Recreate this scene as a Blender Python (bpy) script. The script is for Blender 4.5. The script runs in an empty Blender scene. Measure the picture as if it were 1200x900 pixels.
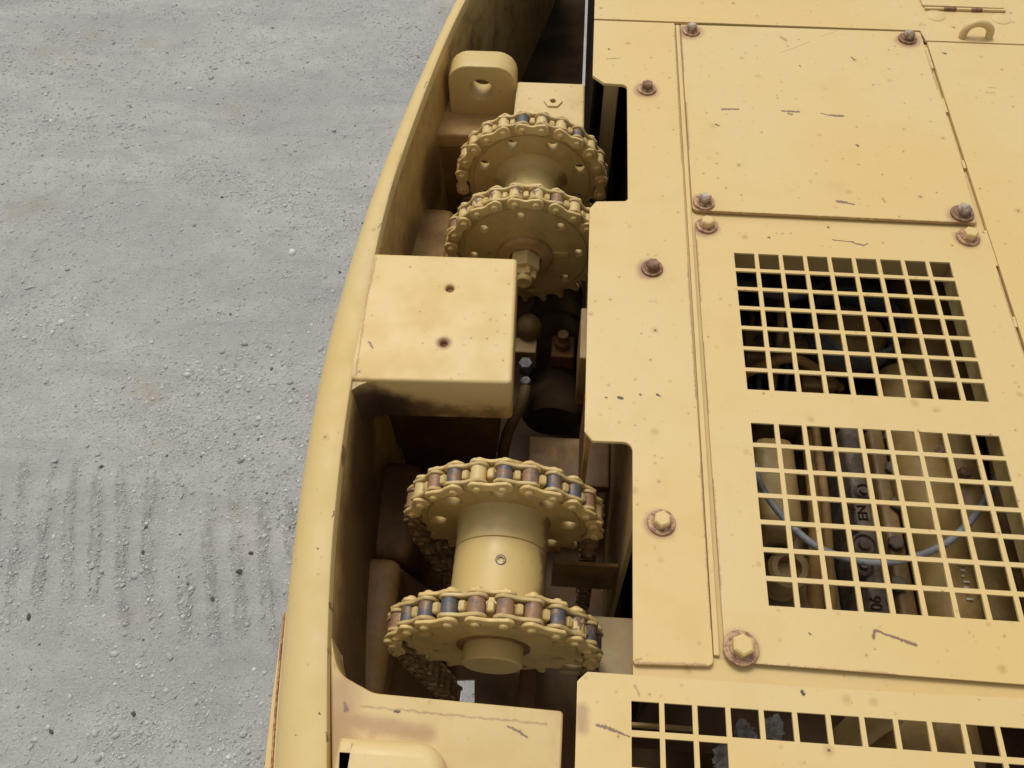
import bpy, bmesh, math, random
import numpy as np
from math import pi, sin, cos, radians
from mathutils import Vector, Matrix
from mathutils import noise as mnoise
random.seed(7)
rng = np.random.default_rng(11)
sc = bpy.context.scene
COL = sc.collection

# ------------------------------------------------------------------ camera
cam_d = bpy.data.cameras.new('camera')
cam = bpy.data.objects.new('camera', cam_d)
COL.objects.link(cam)
cam_d.sensor_fit = 'HORIZONTAL'
cam_d.sensor_width = 36.0
cam_d.lens = 29.7764
cam_d.clip_start = 0.02
cam_d.clip_end = 500.0
cam.matrix_world = Matrix(((0.997483, -0.052469, 0.047700, 0.000000), (0.070073, 0.832396, -0.549733, 0.000000), (-0.010861, 0.551692, 0.833977, 2.098894), (0.000000, 0.000000, 0.000000, 1.000000)))
sc.camera = cam

# ------------------------------------------------------------------ sky, sun, exposure (overcast day)
SUN_EL, SUN_AZ = radians(62), radians(335)     # azimuth clockwise from +Y
world = bpy.data.worlds.new('World')
sc.world = world
world.use_nodes = True
wn, wl = world.node_tree.nodes, world.node_tree.links
bgn = wn['Background']
sky = wn.new('ShaderNodeTexSky')
sky.sky_type = 'NISHITA'
sky.sun_disc = False
sky.sun_elevation = SUN_EL
sky.sun_rotation = SUN_AZ
sky.dust_density = 3.0
hs = wn.new('ShaderNodeHueSaturation')
hs.inputs['Saturation'].default_value = 0.05    # cloud cover: a nearly white sky
wl.new(sky.outputs[0], hs.inputs['Color'])
wl.new(hs.outputs[0], bgn.inputs['Color'])
bgn.inputs['Strength'].default_value = 0.115
sun_d = bpy.data.lights.new('sun', 'SUN')
sun_d.energy = 1.35
sun_d.angle = radians(20)
sun_d.color = (1.0, 0.965, 0.90)
sun = bpy.data.objects.new('sun', sun_d)
COL.objects.link(sun)
sdir = Vector((sin(SUN_AZ) * cos(SUN_EL), cos(SUN_AZ) * cos(SUN_EL), sin(SUN_EL)))
sun.rotation_euler = sdir.to_track_quat('Z', 'Y').to_euler()
sc.view_settings.view_transform = 'Standard'
sc.view_settings.look = 'None'
sc.view_settings.gamma = 1.0
sc.view_settings.exposure = 0.15

# ------------------------------------------------------------------ node helpers
class NT:
    def __init__(self, name):
        self.m = bpy.data.materials.new(name)
        self.m.use_nodes = True
        self.t = self.m.node_tree
        self.n, self.l = self.t.nodes, self.t.links
        self.b = self.n['Principled BSDF']
    def node(self, typ, ins=None, **kw):
        nd = self.n.new(typ)
        for k, v in kw.items():
            setattr(nd, k, v)
        for k, v in (ins or {}).items():
            self.put(nd.inputs[k], v)
        return nd
    def put(self, sock, v):
        if isinstance(v, bpy.types.NodeSocket):
            self.l.new(v, sock)
        else:
            sock.default_value = v
    def math(self, op, a, b=None, c=None, clamp=False):
        nd = self.n.new('ShaderNodeMath'); nd.operation = op; nd.use_clamp = clamp
        self.put(nd.inputs[0], a)
        if b is not None: self.put(nd.inputs[1], b)
        if c is not None: self.put(nd.inputs[2], c)
        return nd.outputs[0]
    def vmath(self, op, a, b=None, scale=None, out=0):
        nd = self.n.new('ShaderNodeVectorMath'); nd.operation = op
        self.put(nd.inputs[0], a)
        if b is not None: self.put(nd.inputs[1], b)
        if scale is not None: self.put(nd.inputs['Scale'], scale)
        return nd.outputs[out]
    def ss(self, v, lo, hi, a=0.0, b=1.0):
        nd = self.n.new('ShaderNodeMapRange'); nd.interpolation_type = 'SMOOTHSTEP'
        self.put(nd.inputs[0], v)
        nd.inputs[1].default_value = lo; nd.inputs[2].default_value = hi
        nd.inputs[3].default_value = a; nd.inputs[4].default_value = b
        return nd.outputs[0]
    def mix(self, f, a, b):
        nd = self.n.new('ShaderNodeMix'); nd.data_type = 'RGBA'
        self.put(nd.inputs[0], f); self.put(nd.inputs[6], a); self.put(nd.inputs[7], b)
        return nd.outputs[2]
    def noise(self, vec, scale, detail=3.0, rough=0.55, dist=0.0):
        nd = self.node('ShaderNodeTexNoise', {'Vector': vec, 'Scale': scale, 'Detail': detail, 'Roughness': rough, 'Distortion': dist})
        return nd.outputs[0], nd.outputs[1]
    def coords(self):
        return self.n.new('ShaderNodeTexCoord').outputs['Object']
    def scaled(self, v, s):
        return self.vmath('MULTIPLY', v, s)
    def bump(self, h, strength=0.3, dist=0.001, prev=None):
        nd = self.node('ShaderNodeBump', {'Height': h, 'Strength': strength, 'Distance': dist})
        if prev is not None: self.l.new(prev, nd.inputs['Normal'])
        return nd.outputs[0]

def rgba(c): return (c[0], c[1], c[2], 1.0)
YEL = (0.635, 0.472, 0.205)
RUST = (0.22, 0.085, 0.035)
PURP = (0.13, 0.065, 0.055)
DARK = (0.035, 0.022, 0.016)

def paint(name, base=YEL, rust=0.25, specks=1.0, rough=0.48, marks=(), halos=(), grime=0.0, seed=0.0, chip=0.0, streak=(1, 1, 1), blobs=()):
    """weathered yellow machine enamel: tone drift, rust bloom, pin-hole rust, chips and dirt of their own shapes, in places painted shade too"""
    t = NT(name)
    co = t.coords()
    p = t.vmath('ADD', co, (seed, seed * 0.7, seed * 1.3))
    n1, _ = t.noise(p, 3.2, 3)
    n2, _ = t.noise(p, 22, 4, 0.6)
    n3, _ = t.noise(p, 120, 3, 0.6)
    warm = tuple(base[i] * (1.04, 0.97, 0.82)[i] for i in range(3))
    pale = tuple(min(1, base[i] * (1.03, 1.05, 1.16)[i]) for i in range(3))
    c = t.mix(t.ss(n1, 0.3, 0.7, 0.2, 0.8), rgba(pale), rgba(warm))
    c = t.mix(t.ss(n2, 0.45, 0.8, 0, 0.25), c, rgba(tuple(base[i] * (0.90, 0.86, 0.78)[i] for i in range(3))))
    # fine dust film, mottled
    c = t.mix(t.ss(n3, 0.5, 0.75, 0, 0.16), c, rgba((0.50, 0.40, 0.22)))
    # orange rust bloom
    nb, _ = t.noise(t.scaled(p, streak), 9, 5, 0.62)
    c = t.mix(t.ss(nb, 0.70 - 0.22 * rust, 0.92 - 0.2 * rust, 0, 0.75 * min(1.0, rust * 1.2)), c, rgba((0.40, 0.19, 0.06)))
    rmask = None
    if specks:
        for sc_, thr, r in ((42, 0.74, 0.085), (105, 0.70, 0.10)):
            v = t.node('ShaderNodeTexVoronoi', {'Vector': t.vmath('ADD', p, t.vmath('SCALE', t.noise(p, 300, 1)[1], scale=0.0016)), 'Scale': sc_, 'Randomness': 1.0})
            d = v.outputs['Distance']
            rnd = t.node('ShaderNodeSeparateColor', {'Color': v.outputs['Color']})
            on = t.math('GREATER_THAN', rnd.outputs[0], thr)
            size = t.math('MULTIPLY_ADD', rnd.outputs[1], r * specks, 0.02)
            halo = t.math('MULTIPLY', on, t.math('SUBTRACT', 1.0, t.ss(t.math('DIVIDE', d, size), 0.6, 3.2), clamp=True))
            core = t.math('MULTIPLY', t.math('MULTIPLY', on, t.math('GREATER_THAN', rnd.outputs[2], 0.3)),
                          t.math('SUBTRACT', 1.0, t.ss(t.math('DIVIDE', d, size), 0.55, 0.85), clamp=True))
            c = t.mix(t.math('MULTIPLY', halo, 0.48), c, rgba((0.42, 0.22, 0.07)))
            c = t.mix(t.math('MULTIPLY', core, 0.85), c, rgba((0.085, 0.05, 0.035)))
    hgt = n3
    if halos:
        acc = None
        for (hx, hy, hr) in halos:
            d = t.vmath('LENGTH', t.vmath('MULTIPLY', t.vmath('SUBTRACT', co, (hx, hy, 0)), (1, 1, 0)), out=1)
            d = t.math('DIVIDE', d, hr)
            acc = d if acc is None else t.math('MINIMUM', acc, d)
        acc = t.math('ADD', acc, t.math('MULTIPLY', t.math('SUBTRACT', n2, 0.5), 0.9))
        hm = t.math('SUBTRACT', 1.0, t.ss(acc, 0.55, 1.25), clamp=True)
        c = t.mix(t.math('MULTIPLY', hm, 0.8), c, rgba((0.30, 0.135, 0.085)))
    if marks:
        wob = t.vmath('SCALE', t.vmath('SUBTRACT', t.noise(p, 140, 3, 0.6)[1], (0.5, 0.5, 0.5)), scale=0.004)
        wob2 = t.vmath('SCALE', t.vmath('SUBTRACT', t.noise(p, 500, 2, 0.6)[1], (0.5, 0.5, 0.5)), scale=0.003)
        q = t.vmath('ADD', t.vmath('ADD', co, wob), wob2)
        accs = {}
        for (ax, ay, bx, by, w, kind) in marks:
            ba = Vector((bx - ax, by - ay, 0)); L2 = max(ba.length_squared, 1e-9)
            src = co if kind == 'line' else q
            pa = t.vmath('MULTIPLY', t.vmath('SUBTRACT', src, (ax, ay, 0)), (1, 1, 0))
            h = t.math('MULTIPLY', t.vmath('DOT_PRODUCT', pa, tuple(ba), out=1), 1.0 / L2, clamp=True)
            d = t.vmath('LENGTH', t.vmath('SUBTRACT', pa, t.vmath('SCALE', tuple(ba), scale=h)), out=1)
            d = t.math('DIVIDE', d, w)
            accs[kind] = d if kind not in accs else t.math('MINIMUM', accs[kind], d)
        for kind, d in accs.items():
            colr = {'chip': (0.185, 0.105, 0.075), 'line': (0.27, 0.17, 0.08), 'rust': (0.30, 0.15, 0.075), 'dark': (0.05, 0.035, 0.03)}[kind]
            lo, hi, op = {'chip': (0.5, 1.15, 0.9), 'line': (0.5, 1.1, 0.7), 'rust': (0.2, 1.6, 0.6), 'dark': (0.6, 1.1, 0.92)}[kind]
            c = t.mix(t.math('MULTIPLY', t.math('SUBTRACT', 1.0, t.ss(d, lo, hi), clamp=True), op), c, rgba(colr))
    if blobs:
        wb = t.vmath('SCALE', t.vmath('SUBTRACT', t.noise(p, 26, 5, 0.65)[1], (0.5, 0.5, 0.5)), scale=0.05)
        qb = t.vmath('ADD', co, wb)
        for (bx_, by_, bz_, br_, bc_, bo_) in blobs:
            d = t.vmath('LENGTH', t.vmath('SUBTRACT', qb, (bx_, by_, bz_)), out=1)
            c = t.mix(t.math('MULTIPLY', t.math('SUBTRACT', 1.0, t.ss(t.math('DIVIDE', d, br_), 0.55, 1.2), clamp=True), bo_), c, rgba(bc_))
    if chip:
        nc, _ = t.noise(p, 60, 5, 0.65)
        c = t.mix(t.ss(nc, 0.66 - 0.12 * chip, 0.70 - 0.12 * chip, 0, 0.85), c, rgba(PURP))
    if grime:
        ng, _ = t.noise(t.scaled(p, streak), 7, 5, 0.65, 0.4)
        ng2, _ = t.noise(t.scaled(p, streak), 34, 4, 0.6)
        c = t.mix(t.ss(ng2, 0.35, 0.7, 0, min(1.0, grime)), c, rgba((0.21, 0.095, 0.026)))
        c = t.mix(t.ss(ng, 0.62 - 0.35 * grime, 0.80 - 0.25 * grime, 0, min(1.0, 0.55 + grime * 0.4)), c, rgba((0.085, 0.037, 0.010)))
    t.put(t.b.inputs['Base Color'], c)
    t.put(t.b.inputs['Roughness'], t.ss(n2, 0.3, 0.75, rough - 0.07, rough + 0.16))
    t.b.inputs['Specular IOR Level'].default_value = 0.4
    nrm = t.bump(n3, 0.22, 0.0006)
    nrm = t.bump(n1, 0.25, 0.006, nrm)
    t.put(t.b.inputs['Normal'], nrm)
    return t.m

def metal(name, c1, c2, rough=0.45, metallic=0.7, scale=90, rand=False, seed=0.0, lo=0.4, hi=0.62, spec=0.4):
    t = NT(name)
    p = t.vmath('ADD', t.coords(), (seed, seed, seed))
    if rand:
        oi = t.n.new('ShaderNodeObjectInfo')
        off = t.node('ShaderNodeCombineXYZ', {0: oi.outputs['Random'], 1: oi.outputs['Random'], 2: 0.0})
        p = t.vmath('ADD', p, t.vmath('SCALE', off.outputs[0], scale=37.0))
    n, _ = t.noise(p, scale, 4, 0.6)
    n2, _ = t.noise(p, scale * 4, 3, 0.6)
    c = t.mix(t.ss(n, lo, hi), rgba(c1), rgba(c2))
    t.put(t.b.inputs['Base Color'], t.mix(t.ss(n2, 0.5, 0.8, 0, 0.35), c, rgba(tuple(x * 0.5 for x in c2))))
    t.b.inputs['Metallic'].default_value = metallic
    t.b.inputs['Specular IOR Level'].default_value = spec
    t.put(t.b.inputs['Roughness'], t.ss(n2, 0.3, 0.7, rough - 0.08, rough + 0.15))
    t.put(t.b.inputs['Normal'], t.bump(n2, 0.25, 0.0005))
    return t.m

M = {}
M['yellow'] = paint('yellow_enamel', rust=0.22, seed=1)
M['rim'] = paint('hull_enamel', marks=[(-0.2181, 0.3572, -0.2179, 0.3515, 0.0008, 'chip'), (-0.2229, 0.4377, -0.2210, 0.4169, 0.0006, 'chip'), (-0.2046, 0.2633, -0.2035, 0.2574, 0.0008, 'chip'), (-0.1969, 0.2185, -0.1963, 0.2153, 0.0014, 'rust'), (-0.1843, 0.1451, -0.1830, 0.1381, 0.0008, 'chip'), (-0.2350, 0.7554, -0.2320, 0.7646, 0.0008, 'chip'), (-0.2302, 0.8114, -0.2255, 0.8978, 0.0006, 'rust'), (-0.2096, 1.0544, -0.2114, 1.0385, 0.0007, 'chip'), (-0.2269, 0.3164, -0.2259, 0.3155, 0.0009, 'dark'), (-0.2129, 0.1417, -0.2120, 0.1411, 0.0008, 'dark'), (-0.1943, 0.1604, -0.1934, 0.1598, 0.0009, 'dark')], rust=0.08, specks=0.7, seed=3, base=(0.60, 0.448, 0.185), rough=0.55)
M['rusty'] = paint('rusty_enamel', rust=0.8, specks=1.2, seed=5, chip=0.15)
M['sprk'] = paint('sprocket_enamel', base=(0.57, 0.415, 0.155), rust=0.5, specks=1.3, seed=8, grime=0.22, rough=0.5)
M['spr_hub'] = paint('hub_enamel', base=(0.60, 0.45, 0.18), rust=0.25, specks=0.9, seed=9, rough=0.42,
    blobs=[(0.054, y_, 0.012, r_, (0.22, 0.11, 0.04), 0.75) for y_, r_ in ((-0.05, 0.018), (-0.02, 0.02), (0.01, 0.018), (0.035, 0.02), (0.06, 0.017), (0.085, 0.02))] + [(-0.054, y_, -0.008, 0.02, (0.22, 0.11, 0.04), 0.6) for y_ in (-0.03, 0.01, 0.05, 0.08)])
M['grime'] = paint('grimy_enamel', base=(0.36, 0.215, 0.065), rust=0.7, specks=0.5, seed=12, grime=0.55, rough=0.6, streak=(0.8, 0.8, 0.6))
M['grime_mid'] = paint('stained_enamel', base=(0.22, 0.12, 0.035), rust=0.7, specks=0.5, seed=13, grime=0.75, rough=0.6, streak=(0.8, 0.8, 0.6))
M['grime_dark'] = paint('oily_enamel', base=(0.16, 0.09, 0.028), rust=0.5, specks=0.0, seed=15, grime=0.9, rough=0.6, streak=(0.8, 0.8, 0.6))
M['shelf'] = paint('rust_stained_enamel', base=(0.48, 0.31, 0.12), rust=1.0, specks=0.6, seed=17, grime=0.35, rough=0.5)
M['olive'] = paint('engine_enamel', base=(0.36, 0.245, 0.085), rust=0.5, specks=0.6, seed=21, grime=0.4)
M['olive2'] = paint('engine_enamel_worn', base=(0.29, 0.19, 0.07), rust=0.6, specks=0.6, seed=24, grime=0.5)
M['cast'] = metal('dirty_casting', (0.16, 0.125, 0.085), (0.085, 0.062, 0.042), 0.6, 0.1, 40, seed=2)
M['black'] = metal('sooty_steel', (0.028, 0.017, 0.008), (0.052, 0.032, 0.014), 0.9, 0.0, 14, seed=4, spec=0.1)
M['steel'] = metal('bare_steel', (0.44, 0.375, 0.30), (0.24, 0.165, 0.11), 0.42, 0.6, 120, seed=5)
M['rust_steel'] = metal('rusted_steel', (0.29, 0.165, 0.09), (0.17, 0.085, 0.045), 0.6, 0.15, 160, seed=6)
M['washer'] = metal('rusty_washer', (0.46, 0.29, 0.15), (0.24, 0.11, 0.075), 0.55, 0.1, 200, seed=7)
M['chain'] = paint('chain_enamel', base=(0.62, 0.455, 0.18), rust=0.35, specks=1.2, seed=30, rough=0.42, chip=0.05)
M['chain_in'] = paint('chain_enamel_shaded', base=(0.54, 0.40, 0.165), rust=0.6, specks=1.2, seed=35, rough=0.45, grime=0.3)  # inner links: same yellow, darkened and browned to paint in their shadow
M['chain_rust'] = metal('rusted_chain', (0.33, 0.205, 0.09), (0.16, 0.09, 0.042), 0.5, 0.15, 45, rand=True, lo=0.35, hi=0.65)
M['roller_blue'] = metal('blued_roller_steel', (0.105, 0.103, 0.11), (0.24, 0.145, 0.085), 0.5, 0.3, 70, rand=True, lo=0.47, hi=0.6)
M['roller_rust'] = metal('rusty_roller_steel', (0.30, 0.165, 0.085), (0.15, 0.12, 0.11), 0.55, 0.15, 70, rand=True, lo=0.5, hi=0.68)
M['roller_paint'] = paint('roller_enamel', base=(0.58, 0.43, 0.17), rust=0.4, specks=1, seed=33, rough=0.45, chip=0.5)
M['wire'] = metal('grey_cable_jacket', (0.30, 0.31, 0.31), (0.22, 0.22, 0.215), 0.45, 0.1, 60)
M['galv'] = metal('grey_galvanised', (0.13, 0.125, 0.12), (0.09, 0.085, 0.08), 0.6, 0.1, 60)
M['foil'] = metal('crumpled_foil', (0.40, 0.385, 0.355), (0.27, 0.255, 0.23), 0.5, 0.1, 50)
M['bluegrey'] = metal('blue_grey_casting', (0.15, 0.155, 0.16), (0.085, 0.083, 0.08), 0.5, 0.2, 30)
M['white'] = metal('white_paint_mark', (0.55, 0.53, 0.48), (0.36, 0.31, 0.22), 0.6, 0.0, 300)
M['tan'] = paint('dusty_enamel', base=(0.36, 0.26, 0.11), rust=0.5, specks=1.6, seed=52, grime=0.2)
M['hose'] = paint('olive_hose', base=(0.12, 0.085, 0.03), rust=0.3, specks=0, seed=40, grime=0.4)

# ------------------------------------------------------------------ mesh helpers
def link(name, me, mat, parent=None, smooth=None):
    if mat is not None and not len(me.materials):
        me.materials.append(mat)
    o = bpy.data.objects.new(name, me)
    COL.objects.link(o)
    if parent is not None:
        o.parent = parent
        # parts keep world coordinates in their mesh: undo the root's offset
        o.location = -off(parent)
    if smooth is not None:
        me.shade_smooth() if hasattr(me, 'shade_smooth') else None
        me.set_sharp_from_angle(angle=radians(smooth))
    return o
def off(o):
    v = Vector(o.location)
    while o.parent is not None:
        o = o.parent
        v = v + Vector(o.location)
    return v
def local(name, me, mat, parent, loc=(0, 0, 0), smooth=None):
    o = link(name, me, mat, None, smooth)
    o.parent = parent
    o.location = loc
    return o
def thing(name, label, cat, loc=(0, 0, 0), group=None):
    o = bpy.data.objects.new(name, None)
    COL.objects.link(o)
    o.empty_display_size = 0.05
    o.location = loc
    o['label'] = label; o['category'] = cat
    if group: o['group'] = group
    return o
def tag(o, label, cat, group=None):
    o['label'] = label; o['category'] = cat
    if group: o['group'] = group
    return o
def mesh_from_bm(bm, name):
    me = bpy.data.meshes.new(name)
    bm.normal_update()
    bm.to_mesh(me); bm.free()
    return me
def rounded(poly, radii, seg=5):
    """polygon with rounded corners; radii: number or list"""
    n = len(poly); out = []
    for i in range(n):
        p = Vector(poly[i][:2]); a = Vector(poly[i - 1][:2]); b = Vector(poly[(i + 1) % n][:2])
        r = radii if not isinstance(radii, (list, tuple)) else radii[i]
        if r <= 1e-6:
            out.append((p.x, p.y)); continue
        u = (a - p).normalized(); v = (b - p).normalized()
        ang = u.angle(v)
        if ang > pi - 0.02:
            out.append((p.x, p.y)); continue
        d = min(r / math.tan(ang / 2), (a - p).length * 0.48, (b - p).length * 0.48)
        rr = d * math.tan(ang / 2)
        cc = p + (u + v).normalized() * (rr / sin(ang / 2))
        s = p + u * d - cc; e = p + v * d - cc
        a0 = math.atan2(s.y, s.x); a1 = math.atan2(e.y, e.x)
        da = (a1 - a0 + pi) % (2 * pi) - pi
        for k in range(seg + 1):
            t = a0 + da * k / seg
            out.append((cc.x + rr * cos(t), cc.y + rr * sin(t)))
    return out
def circle(cx, cy, r, n=24, a0=0.0):
    return [(cx + r * cos(a0 + 2 * pi * k / n), cy + r * sin(a0 + 2 * pi * k / n)) for k in range(n)]
def sheet(outlines, thick, bevel=0.0, z_top=0.0, name='sheet', res=1):
    """flat plate of real thickness with true holes; outline 0 is the outside, the others are holes"""
    cu = bpy.data.curves.new(name, 'CURVE')
    cu.dimensions = '2D'; cu.fill_mode = 'BOTH'
    cu.extrude = max(thick / 2 - bevel, 1e-5); cu.bevel_depth = bevel; cu.bevel_resolution = res; cu.offset = -bevel
    for pts in outlines:
        sp = cu.splines.new('POLY')
        sp.points.add(len(pts) - 1)
        for i, p in enumerate(pts):
            sp.points[i].co = (p[0], p[1], 0, 1)
        sp.use_cyclic_u = True
    ob = bpy.data.objects.new('tmp', cu)
    COL.objects.link(ob)
    dg = bpy.context.evaluated_depsgraph_get(); dg.update()
    me = bpy.data.meshes.new_from_object(ob.evaluated_get(dg))
    bpy.data.objects.remove(ob); bpy.data.curves.remove(cu)
    me.transform(Matrix.Translation((0, 0, z_top - thick / 2)))
    me.name = name
    me.materials.clear()
    return me
XZ = Matrix.Rotation(radians(90), 4, 'X')      # sheet plane xy -> xz, its top (+z) -> -y (towards the camera)
def box_bm(bm, x0, x1, y0, y1, z0, z1, bevel=0.0, seg=2, mat=None):
    r = bmesh.ops.create_cube(bm, size=1.0, matrix=Matrix.Translation(((x0 + x1) / 2, (y0 + y1) / 2, (z0 + z1) / 2)) @ Matrix.Diagonal((x1 - x0, y1 - y0, z1 - z0, 1)))
    vs = r['verts']
    if mat is not None:
        c = Vector(((x0 + x1) / 2, (y0 + y1) / 2, (z0 + z1) / 2))
        bmesh.ops.transform(bm, matrix=Matrix.Translation(c) @ mat @ Matrix.Translation(-c), verts=vs)
    if bevel:
        es = list({e for v in vs for e in v.link_edges})
        bmesh.ops.bevel(bm, geom=es, offset=bevel, segments=seg, profile=0.5, affect='EDGES')
def box(x0, x1, y0, y1, z0, z1, bevel=0.0, seg=2, rot=None):
    bm = bmesh.new(); box_bm(bm, x0, x1, y0, y1, z0, z1, bevel, seg, rot)
    return mesh_from_bm(bm, 'box')
def lathe(profile, n=32, axis='Z', close=False):
    """profile: list of (radius, height); revolved about axis"""
    bm = bmesh.new(); rings = []
    for (r, h) in profile:
        ring = []
        if r < 1e-6:
            ring = [bm.verts.new((0, 0, h))]
        else:
            for k in range(n):
                a = 2 * pi * k / n
                ring.append(bm.verts.new((r * cos(a), r * sin(a), h)))
        rings.append(ring)
    pairs = list(zip(rings[:-1], rings[1:])) + ([(rings[-1], rings[0])] if close else [])
    for A_, B_ in pairs:
        for k in range(n):
            k2 = (k + 1) % n
            if len(A_) == 1 and len(B_) == 1: continue
            if len(A_) == 1: bm.faces.new((A_[0], B_[k2], B_[k])) if False else bm.faces.new((A_[0], B_[k], B_[k2]))
            elif len(B_) == 1: bm.faces.new((A_[k], A_[k2], B_[0]))
            else: bm.faces.new((A_[k], A_[k2], B_[k2], B_[k]))
    bmesh.ops.recalc_face_normals(bm, faces=bm.faces)
    if axis == 'Y':       # height +h -> -Y (towards the camera)
        bmesh.ops.transform(bm, matrix=XZ, verts=bm.verts)
    elif axis == 'YZ':    # lies along y
        bmesh.ops.transform(bm, matrix=XZ, verts=bm.verts)
    elif axis == 'X':
        bmesh.ops.transform(bm, matrix=Matrix.Rotation(radians(90), 4, 'Y'), verts=bm.verts)
    return mesh_from_bm(bm, 'lathe')
def moved(me, loc):
    me.transform(Matrix.Translation(loc)); return me
def hexpts(r, a0=0.0): return circle(0, 0, r, 6, a0)
def tube(pts, r, n=10, sub=6, taper=None):
    P_ = [Vector(p) for p in pts]
    dense = []
    for i in range(len(P_) - 1):
        p0 = P_[max(i - 1, 0)]; p1 = P_[i]; p2 = P_[i + 1]; p3 = P_[min(i + 2, len(P_) - 1)]
        for k in range(sub):
            t = k / sub
            dense.append(0.5 * ((2 * p1) + (p2 - p0) * t + (2 * p0 - 5 * p1 + 4 * p2 - p3) * t * t + (3 * p1 - p0 - 3 * p2 + p3) * t ** 3))
    dense.append(P_[-1])
    bm = bmesh.new(); rings = []
    up = Vector((0, 0, 1))
    for i, p in enumerate(dense):
        d = (dense[min(i + 1, len(dense) - 1)] - dense[max(i - 1, 0)]).normalized()
        s = d.cross(up)
        if s.length < 1e-3: s = d.cross(Vector((0, 1, 0)))
        s.normalize(); w = s.cross(d).normalized()
        rings.append([bm.verts.new(p + (s * cos(2 * pi * k / n) + w * sin(2 * pi * k / n)) * r) for k in range(n)])
    for A_, B_ in zip(rings[:-1], rings[1:]):
        for k in range(n):
            bm.faces.new((A_[k], A_[(k + 1) % n], B_[(k + 1) % n], B_[k]))
    bm.faces.new(rings[0]); bm.faces.new(rings[-1])
    bmesh.ops.recalc_face_normals(bm, faces=bm.faces)
    return mesh_from_bm(bm, 'tube')
def text_mesh(body, size, thick, mat4):
    cu = bpy.data.curves.new('txt', 'FONT')
    cu.body = body; cu.size = size; cu.extrude = thick / 2; cu.align_x = 'CENTER'; cu.align_y = 'CENTER'
    ob = bpy.data.objects.new('tmp', cu); COL.objects.link(ob)
    dg = bpy.context.evaluated_depsgraph_get(); dg.update()
    me = bpy.data.meshes.new_from_object(ob.evaluated_get(dg))
    bpy.data.objects.remove(ob); bpy.data.curves.remove(cu)
    me.transform(mat4); me.materials.clear()
    return me

ZD = 1.300          # level of the deck plates above the ground
TH = 0.005

LUGY, LUGDZ = 1.091, -0.004
# ------------------------------------------------------------------ hull (left side frame)
yI = np.array([-0.25, 0.0, .116, .188, .267, .357, .459, .519, .72, .76, .864, 1.071, 1.184, 1.265, 1.5, 1.9])
xI = np.array([-.10, -.155, -.178, -.192, -.206, -.217, -.225, -.228, -.232, -.232, -.227, -.204, -.188, -.172, -.125, -.04])
yO = np.array([-0.25, 0.0, .112, .265, .355, .512, .637, .736, .862, 1.069, 1.171, 1.263, 1.5, 1.9])
xO = np.array([-.155, -.208, -.231, -.252, -.262, -.272, -.271, -.266, -.2555, -.228, -.211, -.197, -.153, -.07])
ys = np.linspace(-0.25, 1.9, 130)
def smooth_curve(y, yk, xk):
    f = np.interp(np.concatenate([y - d for d in np.linspace(-.07, .07, 9)]), yk, xk)
    return f.reshape(9, -1).mean(0)
xin = smooth_curve(ys, yI, xI)
xou = smooth_curve(ys, yO, xO) - 0.004
def x_inner(y): return float(np.interp(y, ys, xin))
def x_outer(y): return float(np.interp(y, ys, xou))
frame = thing('machine_frame', 'curved yellow side frame with open pit, lug and blocks beside the deck', 'machine frame', (-0.24, 0.6, 0.75))
RIMZ = ZD + 0.001
def strip_mesh(cols):
    """cols: list of point arrays (n,3), faces between neighbours"""
    n = len(cols[0]); v = np.concatenate(cols); f = []
    for j in range(len(cols) - 1):
        for i in range(n - 1):
            a = j * n + i
            f.append((a, a + 1, a + n + 1, a + n))
    me = bpy.data.meshes.new('strip'); me.from_pydata(v.tolist(), [], f); me.update()
    return me
def col(x, z): return np.stack([x, ys, np.full_like(ys, z) if np.isscalar(z) else z], 1)
cols = []
w = xou - xin
cols.append(col(xin + 0.0005, RIMZ - 0.016))
cols.append(col(xin, RIMZ - 0.0035))
cols.append(col(xin - 0.001, RIMZ - 0.001))
cols.append(col(xin - 0.0035, RIMZ))
cols.append(col(xin + w * 0.30, RIMZ - 0.0003))
for k in range(1, 11):
    a = k / 10 * pi / 2
    cols.append(col(xin + w * (0.30 + 0.70 * sin(a)), RIMZ - 0.0003 - 0.045 * (1 - cos(a))))
cols.append(col(xou + 0.002, 1.15))
cols.append(col(xou + 0.004, 0.90))
cols.append(col(xou + 0.006, 0.72))
cols.append(col(xou + 0.012, 0.72))
cols.append(col(xou + 0.011, 1.0))
cols.append(col(xin - 0.007, 1.262))
cols.append(col(xin + 0.0005, RIMZ - 0.016))
link('side_wall', strip_mesh(cols), M['rim'], frame, 40)
# inner liner of the pit, butted under the rim
lin = [col(xin + 0.0006, RIMZ - 0.0162), col(xin + 0.001, 1.22), col(xin + 0.004, 1.1), col(xin + 0.012, 0.85), col(xin + 0.006, 0.85), col(xin - 0.002, 1.1), col(xin - 0.004, 1.27), col(xin + 0.0006, RIMZ - 0.0162)]
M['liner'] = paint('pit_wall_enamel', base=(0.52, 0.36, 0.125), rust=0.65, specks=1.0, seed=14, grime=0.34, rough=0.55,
    blobs=[(-0.215, y_, z_, r_, c_, o_) for y_, z_, r_, c_, o_ in ((0.22, 1.2, 0.09, (0.10, 0.05, 0.02), 0.85), (0.36, 1.19, 0.10, (0.10, 0.05, 0.02), 0.85), (0.48, 1.20, 0.09, (0.07, 0.035, 0.015), 0.9), (0.28, 1.05, 0.12, (0.07, 0.035, 0.015), 0.8), (0.45, 1.05, 0.12, (0.05, 0.027, 0.013), 0.9), (0.86, 1.13, 0.07, (0.12, 0.06, 0.025), 0.7), (1.0, 1.15, 0.07, (0.10, 0.05, 0.02), 0.8), (0.8, 1.0, 0.1, (0.05, 0.027, 0.013), 0.8))])
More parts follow.
